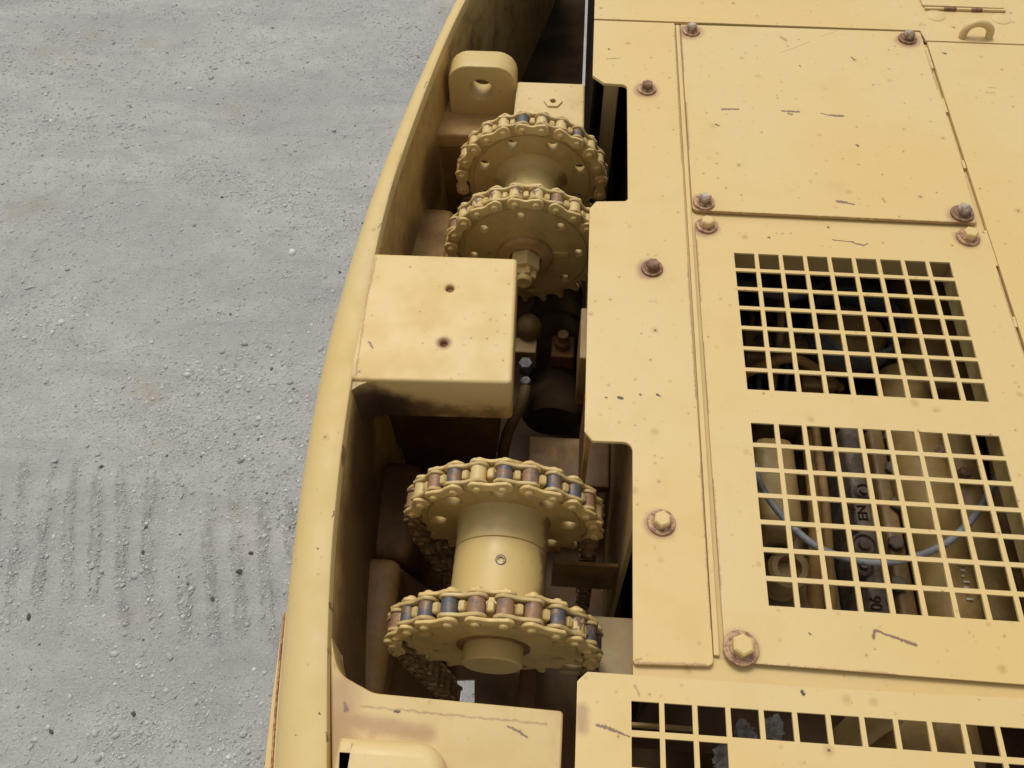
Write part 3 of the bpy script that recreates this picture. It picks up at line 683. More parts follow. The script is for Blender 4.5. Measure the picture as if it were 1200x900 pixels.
# ------------------------------------------------------------------ sprockets
PITCH = 0.02797; NT_ = 24
RP = PITCH / 2 / sin(pi / NT_)
AX, AZ = -0.0487, 1.181
def sprocket_outline(phase):
    pts = []
    st = 2 * pi / NT_
    rr = 0.0094
    for k in range(NT_):
        a = phase + k * st           # roller seat direction
        c = Vector((RP * cos(a), RP * sin(a)))
        for b in np.linspace(1.15, -1.15, 5):
            d = a + pi + b
            pts.append((c.x + rr * cos(d), c.y + rr * sin(d)))
        m = a + st / 2
        for s_, rad in ((-0.0040, RP + 0.0030), (-0.0026, RP + 0.0052), (0.0026, RP + 0.0052), (0.0040, RP + 0.0030)):
            pts.append((rad * cos(m) - s_ * sin(m), rad * sin(m) + s_ * cos(m)))
    return pts
def sprocket(y, label, nholes, hole_r, hole_ring, hole_a, phase, style):
    s = thing('sprocket', label, 'sprocket', (AX, y, AZ))
    outl = [sprocket_outline(phase)]
    for k in range(nholes):
        a = hole_a + 2 * pi * k / nholes
        outl.append(circle(hole_ring * cos(a), hole_ring * sin(a), hole_r, 18)[::-1])
    me = sheet([outl[0], circle(0, 0, 0.086, 48)[::-1]], 0.0115, 0.0026, 0.00575, 'ring', 2)
    me.transform(XZ)
    local('toothed_ring', me, M['sprk'], s, (0, 0, 0), 40)
    me = sheet([circle(0, 0, 0.0895, 72)] + outl[1:], 0.0148, 0.0012, 0.0074, 'disc', 2)
    me.transform(XZ)
    local('face_disc', me, M['sprk'], s, (0, 0, 0), 40)
    if style == 'nut':
        local('boss', lathe([(0.0, 0.0), (0.0395, 0.007), (0.0395, 0.0145), (0.037, 0.0170), (0.034, 0.0185), (0.023, 0.0185), (0.023, 0.012), (0, 0.012)], 40, 'Y'), M['shelf'], s, (0, 0, 0), 35)
        nut = sheet([circle(0, 0, 0.0225, 6, 0.35), circle(0, 0, 0.010, 18)[::-1]], 0.030, 0.0015, 0.042, 'nut', 2); nut.transform(XZ)
        local('hex_nut', nut, M['spr_hub'], s, (0, 0, 0), 30)
        cast = sheet([[((0.0175 if (k // 2) % 2 == 0 else 0.0125) * cos(2 * pi * k / 24), (0.0175 if (k // 2) % 2 == 0 else 0.0125) * sin(2 * pi * k / 24)) for k in range(24)], circle(0, 0, 0.009, 18)[::-1]], 0.012, 0.001, 0.0545, 'castle'); cast.transform(XZ)
        local('castle_ring', cast, M['sprk'], s, (0, 0, 0), 30)
        local('stud_end', lathe([(0.0122, 0.03), (0.0122, 0.060), (0.0105, 0.062), (0.004, 0.062), (0, 0.0605)], 24, 'Y'), M['sprk'], s, (0, 0, 0), 30)
        local('key_bar', box(0.033, 0.062, -0.010, -0.006, -0.001, 0.0085, 0.001), M['sprk'], s)
        local('hub', lathe([(0.0, -0.07), (0.048, -0.07), (0.048, -0.0075)], 40, 'Y'), M['spr_hub'], s, (0, 0, 0), 35)
    elif style == 'flared':
        prof = [(0.0415 + 0.014 * (1 - sin(a)), 0.0074 + 0.014 * (1 - cos(a))) for a in np.linspace(0.0, pi / 2, 9)] + [(0.041, 0.0775), (0.0, 0.0775)]
        local('hub', lathe(prof, 48, 'Y'), M['spr_hub'], s, (0, 0, 0), 40)
        local('shaft', lathe([(0.033, -0.05), (0.033, -0.0075)], 32, 'Y'), M['sprk'], s, (0, 0, 0), 35)
    elif style == 'rear':
        prof = [(0.056, 0.0074), (0.0535, 0.012), (0.0525, 0.043), (0.0520, 0.0452), (0.0505, 0.046), (0.03, 0.046)]
        local('hub', lathe(prof, 56, 'Y'), M['spr_hub'], s, (0, 0, 0), 40)
        local('shaft', lathe([(0.033, -0.06), (0.033, 0.0)], 32, 'Y'), M['sprk'], s, (0, 0, 0), 35)
    else:
        prof = [(0.03, -0.0987), (0.0505, -0.0987), (0.0525, -0.0979), (0.0527, -0.095), (0.0530, -0.012), (0.055, -0.0074)]
        local('hub', lathe(prof, 56, 'Y'), M['spr_hub'], s, (0, 0, 0), 40)
        scr = lathe([(0.0058, 0), (0.0058, 0.001), (0.0048, 0.0016), (0.0030, 0.0016), (0.0028, -0.001), (0, -0.001)], 18)
        scr.transform(Matrix.Rotation(radians(8), 4, 'X'))
        local('set_screw', scr, M['steel'], s, (0.003, 0.071, 0.0526), 30)
        local('shaft', lathe([(0.0, 0.0275), (0.004, 0.028), (0.0305, 0.028), (0.0325, 0.0262), (0.0325, 0.0)], 44, 'Y'), M['spr_hub'], s, (0, 0, 0), 35)
        local('keyway_ring', lathe([(0.034, 0.0074), (0.040, 0.0074), (0.040, 0.0086), (0.034, 0.0086)], 40, 'Y'), M['grime'], s, (0, 0, 0), 35)
    return s
PH = pi / 2 + pi / NT_
S_Y = (0.987, 0.838, 0.417, 0.272)
sprocket(S_Y[0], 'far sprocket with flared hub behind the sprocket with the hex nut', 8, 0.0085, 0.078, pi / 2 + pi / 8, PH, 'flared')
sprocket(S_Y[1], 'sprocket with large hex nut and stud at its centre, beside the mounting block', 8, 0.0068, 0.076, pi / 2 + 0.1, PH, 'nut')
sprocket(S_Y[2], 'sprocket behind the thick split hub, its face turned to the hub', 8, 0.010, 0.076, pi / 2 + 0.05, pi / 2 - 0.02, 'rear')
sprocket(S_Y[3], 'nearest sprocket with a round shaft end sticking out of its centre', 8, 0.0075, 0.076, pi / 2 + pi / 8, PH, 'front')

# ------------------------------------------------------------------ roller chains
def link_outline(rad=0.0132, waist=0.0092, n=8):
    h = PITCH / 2; pts = []
    for k in range(n + 1):
        a = -pi * 0.36 + pi * 0.72 * k / n
        pts.append((h + rad * cos(a), rad * sin(a)))
    top = []
    for x in np.linspace(0.62, -0.62, 5):
        pts.append((h * x, waist + (rad * 0.93 - waist) * (abs(x) / 0.75) ** 2))
    for k in range(n + 1):
        a = pi - pi * 0.36 + pi * 0.72 * k / n
        pts.append((-h + rad * cos(a), rad * sin(a)))
    for x in np.linspace(-0.62, 0.62, 5):
        pts.append((h * x, -(waist + (rad * 0.93 - waist) * (abs(x) / 0.75) ** 2)))
    return pts
def join(meshes, name):
    bm = bmesh.new()
    for m in meshes:
        bm.from_mesh(m)
    me = mesh_from_bm(bm, name)
    return me
def link_mesh(inner):
    ms = []
    for s_ in (-1, 1):
        p_ = sheet([link_outline(0.0114 if inner else 0.0107, 0.0078 if inner else 0.0062)], 0.0040, 0.0012, 0.0020, 'lp', 2)
        p_.transform(XZ)
        p_.transform(Matrix.Translation((0, s_ * (0.0100 if inner else 0.0143), 0)))
        ms.append(p_)
    if not inner:
        for sx in (-1, 1):
            pin = lathe([(0, 0.0200), (0.0036, 0.0200), (0.0050, 0.0188), (0.0050, -0.0188), (0.0036, -0.0200), (0, -0.0200)], 12, 'Y')
            ms.append(moved(pin, (sx * PITCH / 2, 0, 0)))
    return join(ms, 'inner_link' if inner else 'outer_link')
PROTO = {}
for inner in (True, False):
    base = link_mesh(inner)
    for mn in ('chain', 'chain_rust'):
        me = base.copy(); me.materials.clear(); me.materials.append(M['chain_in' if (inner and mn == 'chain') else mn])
        me.shade_smooth(); me.set_sharp_from_angle(angle=radians(35))
        PROTO[inner, mn] = me
rb = lathe([(0.0048, 0.0086), (0.0082, 0.0086), (0.0090, 0.0078), (0.0090, -0.0078), (0.0082, -0.0086), (0.0048, -0.0086)], 18, 'Y')
for mn in ('roller_paint', 'roller_blue', 'roller_rust', 'chain_rust'):
    me = rb.copy(); me.materials.clear(); me.materials.append(M[mn]); me.shade_smooth(); me.set_sharp_from_angle(angle=radians(35))
    PROTO['roller', mn] = me
def chain(y, label, phase, outer_first, nl, nr, rollers, rust_below_left, rust_below_right, lean):
    """joints run from the right tail over the top to the left tail"""
    c = thing('roller_chain', label, 'chain', (AX, y, AZ), 'roller chains on the sprockets')
    st = 2 * pi / NT_
    ang = []
    k0 = math.floor(-(pi / 2 + radians(4)) / st); k1 = math.ceil((pi / 2 + radians(6)) / st)
    js = [(k, phase + k * st) for k in range(k0, k1 + 1)]          # angle from the top, + to the left
    J = [(k, Vector((-RP * sin(a), 0, RP * cos(a)))) for k, a in js]
    # tails
    kr, pr = J[0]; a = js[0][1]
    d = Vector((0.02, 0, -1)).normalized()
    right = []
    for i in range(1, nr + 1):
        right.append((kr - i, pr + d * PITCH * i))
    kl, pl = J[-1]
    left = []
    p_ = pl.copy()
    for i in range(1, nl + 1):
        dl = Vector((lean * min(1, i / 2), 0, -1)).normalized()
        p_ = p_ + dl * PITCH
        left.append((kl + i, p_.copy()))
    J = right[::-1] + J + left
    for (ka, A_), (kb, B_) in zip(J[:-1], J[1:]):
        inner = (ka % 2 == 0) != outer_first
        mid = (A_ + B_) / 2
        dv = A_ - B_
        th = math.atan2(-dv.z, dv.x)
        isleft = mid.x < 0
        rust = mid.z < (rust_below_left if isleft else rust_below_right)
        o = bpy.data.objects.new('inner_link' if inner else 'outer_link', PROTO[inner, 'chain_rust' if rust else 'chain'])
        COL.objects.link(o); o.parent = c; o.location = mid; o.rotation_euler = (0, th, 0)
        if inner:
            for s_ in (1, -1):
                mn = 'chain_rust' if rust else random.choices(('roller_paint', 'roller_blue', 'roller_rust'), rollers)[0]
                r = bpy.data.objects.new('roller', PROTO['roller', mn])
                COL.objects.link(r); r.parent = o; r.location = (s_ * PITCH / 2, 0, 0); r.rotation_euler = (0, random.uniform(0, 6), 0)
    return c
chain(S_Y[0], 'roller chain on the far sprocket with the flared hub', pi / NT_, False, 3, 3, (8, 0.7, 1), -0.005, 0.0, 0.1)
chain(S_Y[1], 'roller chain on the sprocket with the hex nut', pi / NT_, False, 3, 3, (9, 0.8, 0.8), -0.2, -0.2, 0.1)
chain(S_Y[2], 'roller chain on the sprocket behind the split hub, rusty where it hangs', -0.02, True, 9, 9, (1, 3, 3.5), 0.02, -0.035, 0.18)
chain(S_Y[3], 'nearest roller chain with blued rollers, on the sprocket with the shaft end', pi / NT_, False, 8, 7, (0.6, 4, 2), -0.005, -0.03, 0.18)

# ------------------------------------------------------------------ odds and ends deep in the pit
dr = thing('hydraulic_motor', 'dark cylindrical motor body deep between block and side plate', 'motor', (0.0, 0.75, 0.95))
mo = lathe([(0, -0.15), (0.036, -0.15), (0.040, -0.145), (0.040, -0.10), (0.046, -0.095), (0.046, -0.07), (0.040, -0.065), (0.040, 0.06), (0.047, 0.065), (0.047, 0.10), (0.04, 0.11), (0, 0.11)], 36, 'Y')
link('body', moved(mo, (0.002, 0.77, 1.00)), M['black'], dr, 35)
link('port_block', box(-0.005, 0.03, 0.735, 0.775, 1.03, 1.065, 0.003), M['grime_dark'], dr)
link('port_fitting', moved(lathe([(0.011, 0), (0.011, 0.012), (0.008, 0.016), (0.008, 0.03), (0, 0.03)], 16), (0.012, 0.755, 1.065)), M['grime_dark'], dr, 35)
link('fitting_dome', moved(lathe([(0.019, 0), (0.019, 0.012), (0.016, 0.022), (0.008, 0.029), (0, 0.031)], 24), (-0.0390, 0.7609, 1.0900)), M['hose'], dr, 40)
bx = (-0.0424, 0.7339, 1.0900)
link('valve_block', box(bx[0] - 0.016, bx[0] + 0.016, bx[1] - 0.012, bx[1] + 0.014, 1.05, 1.09, 0.002), M['olive2'], dr)
fx = (-0.0401, 0.6958, 1.0900)
link('hose_nut', moved(sheet([hexpts(0.010)], 0.022, 0.001, 0.012), (fx[0], fx[1], 1.09)), M['galv'], dr)
link('hose_nut', moved(lathe([(0.0085, -0.03), (0.0085, 0.0), (0.006, 0.004), (0, 0.004)], 18), (-0.0387, 0.6740, 1.0850)), M['galv'], dr, 35)
hs_ = tag(link('hydraulic_hose', tube([(-0.0372, 0.6700, 1.0800), (-0.0421, 0.6498, 1.0700), (-0.0521, 0.6326, 1.0500), (-0.0629, 0.6208, 1.0200), (-0.0682, 0.6139, 0.9800), (-0.0722, 0.6164, 0.9200)], 0.0085, 12, 6), M['hose'], None, 40),
          'olive hydraulic hose dropping into the pit behind the mounting block', 'hose')

# ------------------------------------------------------------------ engine under the grilles
eng = thing('engine', 'grimy yellow engine seen through the square holes of the grille panel', 'engine', (0.38, 0.6, 0.9))
ez = 1.12
def ebox(name, p0, p1, z0, z1, mat, bev=0.006):
    (xa, ya), (xb, yb) = p0, p1
    return link(name, box(min(xa, xb), max(xa, xb), min(ya, yb), max(ya, yb), z0, z1, bev, 3), M[mat], eng, 40)
ebox('valve_cover', (0.2684, 0.5808), (0.3209, 0.4463), 0.98, 1.13, 'olive', 0.014)
ebox('cylinder_head', (0.3908, 0.6136), (0.4139, 0.3384), 0.96, 1.11, 'cast', 0.006)
ebox('head_rail', (0.4532, 0.6208), (0.4321, 0.3428), 0.96, 1.095, 'olive2', 0.005)
ebox('side_housing', (0.3752, 0.6514), (0.3769, 0.3699), 0.93, 1.02, 'olive2', 0.012)
ebox('timing_case', (0.3047, 0.7068), (0.4344, 0.6636), 0.93, 1.04, 'olive2', 0.012)
ebox('oil_pan', (0.2879, 0.4575), (0.3645, 0.3713), 0.93, 1.03, 'olive2', 0.012)
cx, cy, _ = (0.3072, 0.4148, 1.0900)
link('oil_filler', moved(lathe([(0.026, -0.05), (0.026, 0), (0.022, 0.004), (0.015, 0.004), (0.012, -0.012), (0, -0.012)], 28), (cx, cy, 1.085)), M['olive'], eng, 35)
for (px, r) in (((0.0), 0),):
    pass
for (p, r) in (((0.3937, 0.4395, 1.1150), 0.016), ((0.4041, 0.5136, 1.1150), 0.011), ((0.3884, 0.4126, 1.1150), 0.013)):
    link('plug', moved(lathe([(r, -0.01), (r, 0.003), (r * 0.82, 0.006), (r * 0.75, 0.002), (r * 0.45, 0.002), (r * 0.40, 0.008), (0, 0.008)], 26), (p[0], p[1], 1.11)), M['cast'], eng, 35)
for p in ((0.4536, 0.5580, 1.1000), (0.4393, 0.4511, 1.1000), (0.4329, 0.3974, 1.1000), (0.4596, 0.6052, 1.1000), (0.4510, 0.5058, 1.1000)):
    link('head_bolt', moved(hex_mesh(0.010, 0.009), (p[0], p[1], 1.095)), M['cast'], eng)
m1 = (0.4863, 0.4752, 1.1200); m2 = (0.5417, 0.4905, 1.1200)
link('manifold', moved(lathe([(0, -0.23), (0.030, -0.23), (0.034, -0.2), (0.034, -0.08), (0.038, -0.07), (0.038, -0.03), (0.034, -0.02), (0.034, 0.12), (0.03, 0.14), (0, 0.14)], 36, 'Y'), (m1[0], m1[1], 1.105)), M['olive'], eng, 35)
link('manifold', moved(lathe([(0, -0.2), (0.028, -0.2), (0.031, -0.18), (0.031, 0.12), (0.028, 0.14), (0, 0.14)], 36, 'Y'), (m2[0] + 0.004, m2[1], 1.09)), M['olive'], eng, 35)
for p in ((0.5003, 0.5683, 1.1400), (0.5278, 0.5374, 1.1200)):
    link('manifold_stud', moved(hex_mesh(0.008, 0.012), (p[0], p[1], 1.128)), M['rust_steel'], eng)
# upper grille: fan hub ring, grey duct, barrel
fc = (0.4334, 0.7639, 1.1000)
link('pulley_ring', moved(lathe([(0.058, -0.02), (0.064, -0.02), (0.066, 0.0), (0.064, 0.018), (0.058, 0.018), (0.055, 0.0)], 48, 'Z', True), (fc[0] - 0.01, fc[1], 1.135)), M['bluegrey'], eng, 35)
link('pulley_hub', moved(lathe([(0.05, -0.04), (0.05, 0.0), (0.044, 0.006), (0.02, 0.01), (0.018, 0.022), (0, 0.022)], 36), (fc[0] - 0.01, fc[1], 1.12)), M['olive'], eng, 35)
gb = (0.4169, 0.8679, 1.1000)
link('duct', tube([(gb[0] - 0.09, gb[1] + 0.01, 1.06), (gb[0] - 0.03, gb[1], 1.10), (gb[0] + 0.02, gb[1] - 0.01, 1.11), (gb[0] + 0.06, gb[1] - 0.05, 1.08)], 0.024, 20, 8), M['bluegrey'], eng, 40)
bc = (0.5387, 0.7631, 1.1100)
link('air_cleaner', moved(lathe([(0, -0.10), (0.045, -0.10), (0.052, -0.09), (0.052, 0.02), (0.055, 0.03), (0.052, 0.04), (0.052, 0.09), (0.04, 0.10), (0, 0.10)], 40, 'Y'), (bc[0], bc[1], 1.10)), M['olive'], eng, 35)
ebox('crank_case', (0.2977, 0.7157), (0.4823, 1.0230), 0.9, 0.97, 'black', 0.01)
for k in range(5):
    a0 = Vector((0.2920, 0.8352, 1.1000)); 
    link('pipe', tube([(a0.x + 0.012 * k, a0.y + 0.05, 1.02), (a0.x + 0.012 * k + 0.01, a0.y, 1.06 - 0.01 * k), (a0.x + 0.02 * k, a0.y - 0.06, 1.05), (a0.x + 0.02 * k, a0.y - 0.14, 1.0)], 0.004 + 0.001 * (k % 3), 8, 5), M['bluegrey' if k % 2 else 'grime'], eng, 40)
# cast letters on the head, read from the right-hand side
R90 = Matrix.Rotation(radians(90), 4, 'Z')
for body, p, size in (('A', (0.3874, 0.4910, 1.1100), 0.013), ('EN', (0.4002, 0.4847, 1.1100), 0.017), ('06', (0.3980, 0.3671, 1.1100), 0.019)):
    link('cast_letters', text_mesh(body, size, 0.002, Matrix.Translation((p[0], p[1], 1.1108)) @ R90), M['black'], eng)
for k in range(7):
    p = (0.4941, 0.3969, 1.1350)
    link('paint_mark', box(p[0] - 0.004 + 0.0012 * (k % 2), p[0] + 0.004 - 0.002 * (k % 3), p[1] + 0.012 - k * 0.007, p[1] + 0.0145 - k * 0.007, 1.1395, 1.1402), M['white'], eng)
for k, (p0, p1, p2, r_, mt) in enumerate((
        ((0.2643, 0.8330, 1.1400), (0.3390, 0.8050, 1.1500), (0.4439, 0.8778, 1.1200), 0.009, 'bluegrey'), ((0.2710, 0.7072, 1.0800), (0.3367, 0.7133, 1.1200), (0.4194, 0.7075, 1.0600), 0.007, 'grime'),
        ((0.5198, 0.9615, 1.0500), (0.4844, 0.7830, 1.1200), (0.4941, 0.7103, 1.0400), 0.008, 'bluegrey'), ((0.3490, 0.9698, 1.0500), (0.3234, 0.7809, 1.1300), (0.3235, 0.7080, 1.0500), 0.006, 'olive2'),
        ((0.3597, 0.6149, 1.1000), (0.3542, 0.4829, 1.1100), (0.3611, 0.3677, 1.0600), 0.006, 'grime'), ((0.3780, 0.6489, 1.0200), (0.3593, 0.4941, 1.0600), (0.3531, 0.3804, 1.0200), 0.012, 'grime'),
        ((0.6137, 0.6429, 1.0800), (0.5735, 0.4925, 1.1200), (0.5807, 0.3758, 1.0800), 0.012, 'olive2'))):
    link('engine_hose', tube([p0, p1, p2], r_, 12, 8), M[mt], eng, 40)
for p, sx, sy, zz in (((0.3576, 0.7744, 1.0900), 0.03, 0.02, 1.09), ((0.3065, 0.7782, 1.0700), 0.022, 0.03, 1.07), ((0.3838, 0.7143, 1.0800), 0.025, 0.02, 1.08), ((0.5234, 0.8577, 1.1000), 0.02, 0.03, 1.10)):
    link('bracket', box(p[0] - sx, p[0] + sx, p[1] - sy, p[1] + sy, zz - 0.04, zz, 0.004), M['olive2'], eng)
    link('bracket_bolt', moved(hex_mesh(0.008, 0.008), (p[0], p[1], zz)), M['cast'], eng)
cab = tag(link('grey_cable', tube([(0.2479, 0.5006, 1.1900), (0.2491, 0.4715, 1.2000), (0.2640, 0.4416, 1.2000), (0.2843, 0.4142, 1.2000), (0.3103, 0.3932, 1.2000), (0.3445, 0.3823, 1.2000), (0.3817, 0.3817, 1.2000), (0.4211, 0.3934, 1.2000), (0.4548, 0.4119, 1.2000), (0.4879, 0.4423, 1.2000), (0.5282, 0.4924, 1.1900), (0.5612, 0.5374, 1.1700)], 0.0042, 10, 6), M['wire'], None, 60),
          'grey cable hanging in a wide curve across the grimy engine', 'cable')
# under the near row of holes
pipe = thing('exhaust_elbow', 'olive exhaust elbow under the near row of square holes', 'pipe', (0.3627, 0.2188, 1.1500))
link('elbow', tube([(0.3155, 0.1885, 1.1600), (0.3273, 0.2023, 1.1700), (0.3433, 0.2155, 1.1800), (0.3672, 0.2297, 1.1800)], 0.017, 18, 6), M['olive'], pipe, 40)
link('drum', moved(lathe([(0, -0.06), (0.03, -0.06), (0.036, -0.05), (0.036, 0.04), (0.03, 0.05), (0, 0.05)], 30, 'Y'), (0.3931, 0.2094, 1.1300)), M['olive'], pipe, 40)
link('drum', moved(lathe([(0, -0.06), (0.03, -0.06), (0.036, -0.05), (0.036, 0.04), (0.03, 0.05), (0, 0.05)], 30, 'Y'), (0.4401, 0.2145, 1.1200)), M['olive2'], pipe, 40)
tray = tag(link('battery_tray', join([box(*((0.0928, 0.2066, 1.2000)[0], (0.1617, 0.2113, 1.2000)[0]), (0.0970, 0.1937, 1.2000)[1] - 0.003, (0.0970, 0.1937, 1.2000)[1], 1.19, 1.2), box((0.1617, 0.2113, 1.2000)[0], (0.1617, 0.2113, 1.2000)[0] + 0.003, (0.0970, 0.1937, 1.2000)[1] - 0.003, (0.0972, 0.2136, 1.2000)[1], 1.19, 1.2)], 'tray'), M['olive'], None),
           'thin yellow tray edge under the leftmost near grille holes', 'tray')
def crumple(p, s, seed):
    bm = bmesh.new()
    bmesh.ops.create_icosphere(bm, subdivisions=3, radius=s)
    r_ = random.Random(seed)
    for v in bm.verts:
        n_ = mnoise.noise(v.co * 210 + Vector((seed, 0, 0)))
        v.co *= 1 + 0.9 * n_
        v.co.z *= 0.7
    me = mesh_from_bm(bm, 'foil'); me.transform(Matrix.Translation(p)); return me
FOIL = (((873, 858), 0.010, 'crumpled foil scrap under the fourth near grille hole'), ((905, 853), 0.010, 'crumpled foil scrap under the fifth near grille hole'), ((850, 888), 0.011, 'crumpled foil scrap under the second row of near grille holes'))
FP = ((0.2168, 0.1981, 1.1700), (0.2452, 0.2042, 1.1700), (0.1949, 0.1720, 1.1700))
for (q_, s_, lb), p in zip(FOIL, FP):
    tag(link('foil_scrap', crumple(p, s_, q_[0]), M['foil'], None), lb, 'foil', 'crumpled foil scraps under the grille')
link('bay_floor', box(0.10, 0.70, -0.1, 0.195, 1.06, 1.066), M['black'], deck)

# ------------------------------------------------------------------ ground
def fbm(X, Y, f, oct_=4, seed=0):
    """value noise, vectorised"""
    out = np.zeros_like(X); amp = 1.0; tot = 0
    for o in range(oct_):
        xs2 = X * f + seed * 17.3 + o * 5.1; ys2 = Y * f + seed * 9.7 + o * 3.3
        xi = np.floor(xs2).astype(np.int64); yi = np.floor(ys2).astype(np.int64)
        fx_ = xs2 - xi; fy_ = ys2 - yi
        fx_ = fx_ * fx_ * (3 - 2 * fx_); fy_ = fy_ * fy_ * (3 - 2 * fy_)
        def h(a, b):
            n_ = (a * 374761393 + b * 668265263 + (seed + o) * 974711) & 0x7fffffff
            n_ = ((n_ ^ (n_ >> 13)) * 1274126177) & 0x7fffffff
            return ((n_ ^ (n_ >> 16)) & 0xffff) / 65535.0
        v = (h(xi, yi) * (1 - fx_) + h(xi + 1, yi) * fx_) * (1 - fy_) + (h(xi, yi + 1) * (1 - fx_) + h(xi + 1, yi + 1) * fx_) * fy_
        out += v * amp; tot += amp; amp *= 0.5; f *= 2.03
    return out / tot
TRK = -0.30
def tracks(X, Y):
    """parallel cleat marks pressed into the dirt, running along y"""
    x = X - TRK * (Y - 0.8) + 0.05 * (fbm(X, Y, 3.2, 3, 9) - 0.5)
    win = np.clip(1 - np.abs((x + 1.04) / 0.66) ** 4, 0, 1) * np.clip(1.5 * (1 - np.abs((Y - 0.80 + 0.1 * (x + 1)) / 0.27) ** 2), 0, 1)
    win = win * np.clip((fbm(X * 1.0, Y * 0.6, 4.5, 3, 41) - 0.24) * 5, 0, 1)
    w_ = np.clip(1.6 * (0.5 + 0.5 * np.sin(x * 2 * pi / 0.075)) * (0.25 + 1.3 * fbm(X, Y * 0.5, 20, 3, 43)) - 0.3, 0, 1)
    return win * w_, win
def ground_z(X, Y):
    z = 0.018 * (fbm(X, Y, 0.9, 3, 1) - 0.5) + 0.008 * (fbm(X * 0.7 + Y * 0.25, Y * 1.6, 3.2, 3, 2) - 0.5) + 0.006 * (fbm(X, Y, 14, 3, 3) - 0.5) + 0.0035 * (fbm(X, Y, 60, 2, 4) - 0.5)
    tr, win = tracks(X, Y)
    z += 0.009 * (tr - 0.4 * win)
    return z
gxs = np.concatenate([[-60, -25, -10, -5, -3.6], np.arange(-3.0, 0.61, 0.0125), [0.9, 1.5, 2.5, 4, 8, 20, 60]])
gys = np.concatenate([[-60, -20, -6, -2, -0.6], np.arange(-0.1, 4.0, 0.0125), [4.3, 5, 7, 12, 30, 60]])
GX, GY = np.meshgrid(gxs, gys)
GZ = ground_z(GX, GY)
GZ[(GX < -3.5) | (GX > 0.85) | (GY < -0.5) | (GY > 4.2)] *= 0.2
V = np.stack([GX, GY, GZ], -1).reshape(-1, 3)
ny, nx = GX.shape
idx = np.arange(ny * nx).reshape(ny, nx)
Fq = np.stack([idx[:-1, :-1], idx[:-1, 1:], idx[1:, 1:], idx[1:, :-1]], -1).reshape(-1, 4)
me = bpy.data.meshes.new('ground')
me.vertices.add(len(V)); me.vertices.foreach_set('co', V.ravel())
me.loops.add(Fq.size); me.loops.foreach_set('vertex_index', Fq.ravel().astype(np.int32))
me.polygons.add(len(Fq)); me.polygons.foreach_set('loop_start', np.arange(0, Fq.size, 4, dtype=np.int32))
me.update(); me.validate(); me.shade_smooth()
trk = me.attributes.new('track', 'FLOAT', 'POINT')
trk.data.foreach_set('value', tracks(GX, GY)[0].ravel().astype(np.float32))
t = NT('dusty_ground')
co = t.coords()
na, _ = t.noise(t.vmath('MULTIPLY', co, (0.8, 1.7, 1)), 1.6, 4, 0.6, 0.3)
nb, _ = t.noise(co, 11, 5, 0.65)
nc, _ = t.noise(co, 150, 4, 0.7)
nd_, _ = t.noise(co, 520, 2, 0.6)
c = t.mix(t.ss(na, 0.36, 0.62), rgba((0.45, 0.437, 0.41)), rgba((0.55, 0.53, 0.49)))
rot = t.node('ShaderNodeMapping', {'Vector': co, 'Rotation': (0, 0, radians(-14)), 'Scale': (0.9, 5.0, 1)})
ns, _ = t.noise(rot.outputs[0], 1.7, 5, 0.62, 0.5)
c = t.mix(t.ss(ns, 0.52, 0.68, 0, 0.5), c, rgba((0.36, 0.354, 0.338)))
c = t.mix(t.ss(ns, 0.46, 0.32, 0, 0.4), c, rgba((0.47, 0.46, 0.43)))
c = t.mix(t.ss(nb, 0.35, 0.7, 0, 0.45), c, rgba((0.375, 0.367, 0.348)))
c = t.mix(t.ss(nc, 0.52, 0.72, 0, 0.55), c, rgba((0.21, 0.205, 0.195)))
c = t.mix(t.ss(nd_, 0.52, 0.66, 0, 0.55), c, rgba((0.56, 0.555, 0.535)))
no, _ = t.noise(t.vmath('ADD', co, (4.2, 1.1, 0)), 3.1, 3)
c = t.mix(t.ss(no, 0.62, 0.76, 0, 0.5), c, rgba((0.40, 0.33, 0.22)))
ta = t.n.new('ShaderNodeAttribute'); ta.attribute_name = 'track'
c = t.mix(t.math('MULTIPLY', t.math('MULTIPLY', t.ss(ta.outputs['Fac'], 0.25, 0.85), t.ss(nb, 0.40, 0.62, 0.15, 1.0)), 0.42), c, rgba((0.20, 0.192, 0.178)))
t.put(t.b.inputs['Base Color'], c)
t.b.inputs['Roughness'].default_value = 0.95
t.b.inputs['Specular IOR Level'].default_value = 0.15
t.put(t.b.inputs['Normal'], t.bump(nd_, 0.8, 0.003, t.bump(nc, 0.9, 0.007)))
ground = link('ground', me, t.m)
ground['kind'] = 'structure'

# stones: one stuff mesh of many small chips
def stone_shape(seed):
    bm = bmesh.new(); bmesh.ops.create_icosphere(bm, subdivisions=1, radius=1.0)
    r_ = random.Random(seed)
    sx, sy, sz = r_.uniform(0.8, 1.25), r_.uniform(0.65, 1.0), r_.uniform(0.45, 0.75)
    for v in bm.verts:
        v.co = Vector((v.co.x * sx, v.co.y * sy, v.co.z * sz)) * r_.uniform(0.78, 1.18)
    bm.verts.ensure_lookup_table()
    vs_ = np.array([v.co[:] for v in bm.verts]); fs_ = np.array([[v.index for v in f.verts] for f in bm.faces])
    bm.free(); return vs_, fs_
shapes = [stone_shape(k) for k in range(10)]
N = 560000
X = rng.uniform(-2.55, 0.05, N); Y = rng.uniform(0.15, 3.5, N)
tr, win = tracks(X, Y)
clus = np.clip((fbm(X * 0.75 + 0.2 * Y, Y * 1.4, 2.4, 4, 21) - 0.47) * 5, 0, 1)
fine = np.clip((fbm(X, Y * 1.3, 11, 2, 22) - 0.42) * 3, 0, 1)
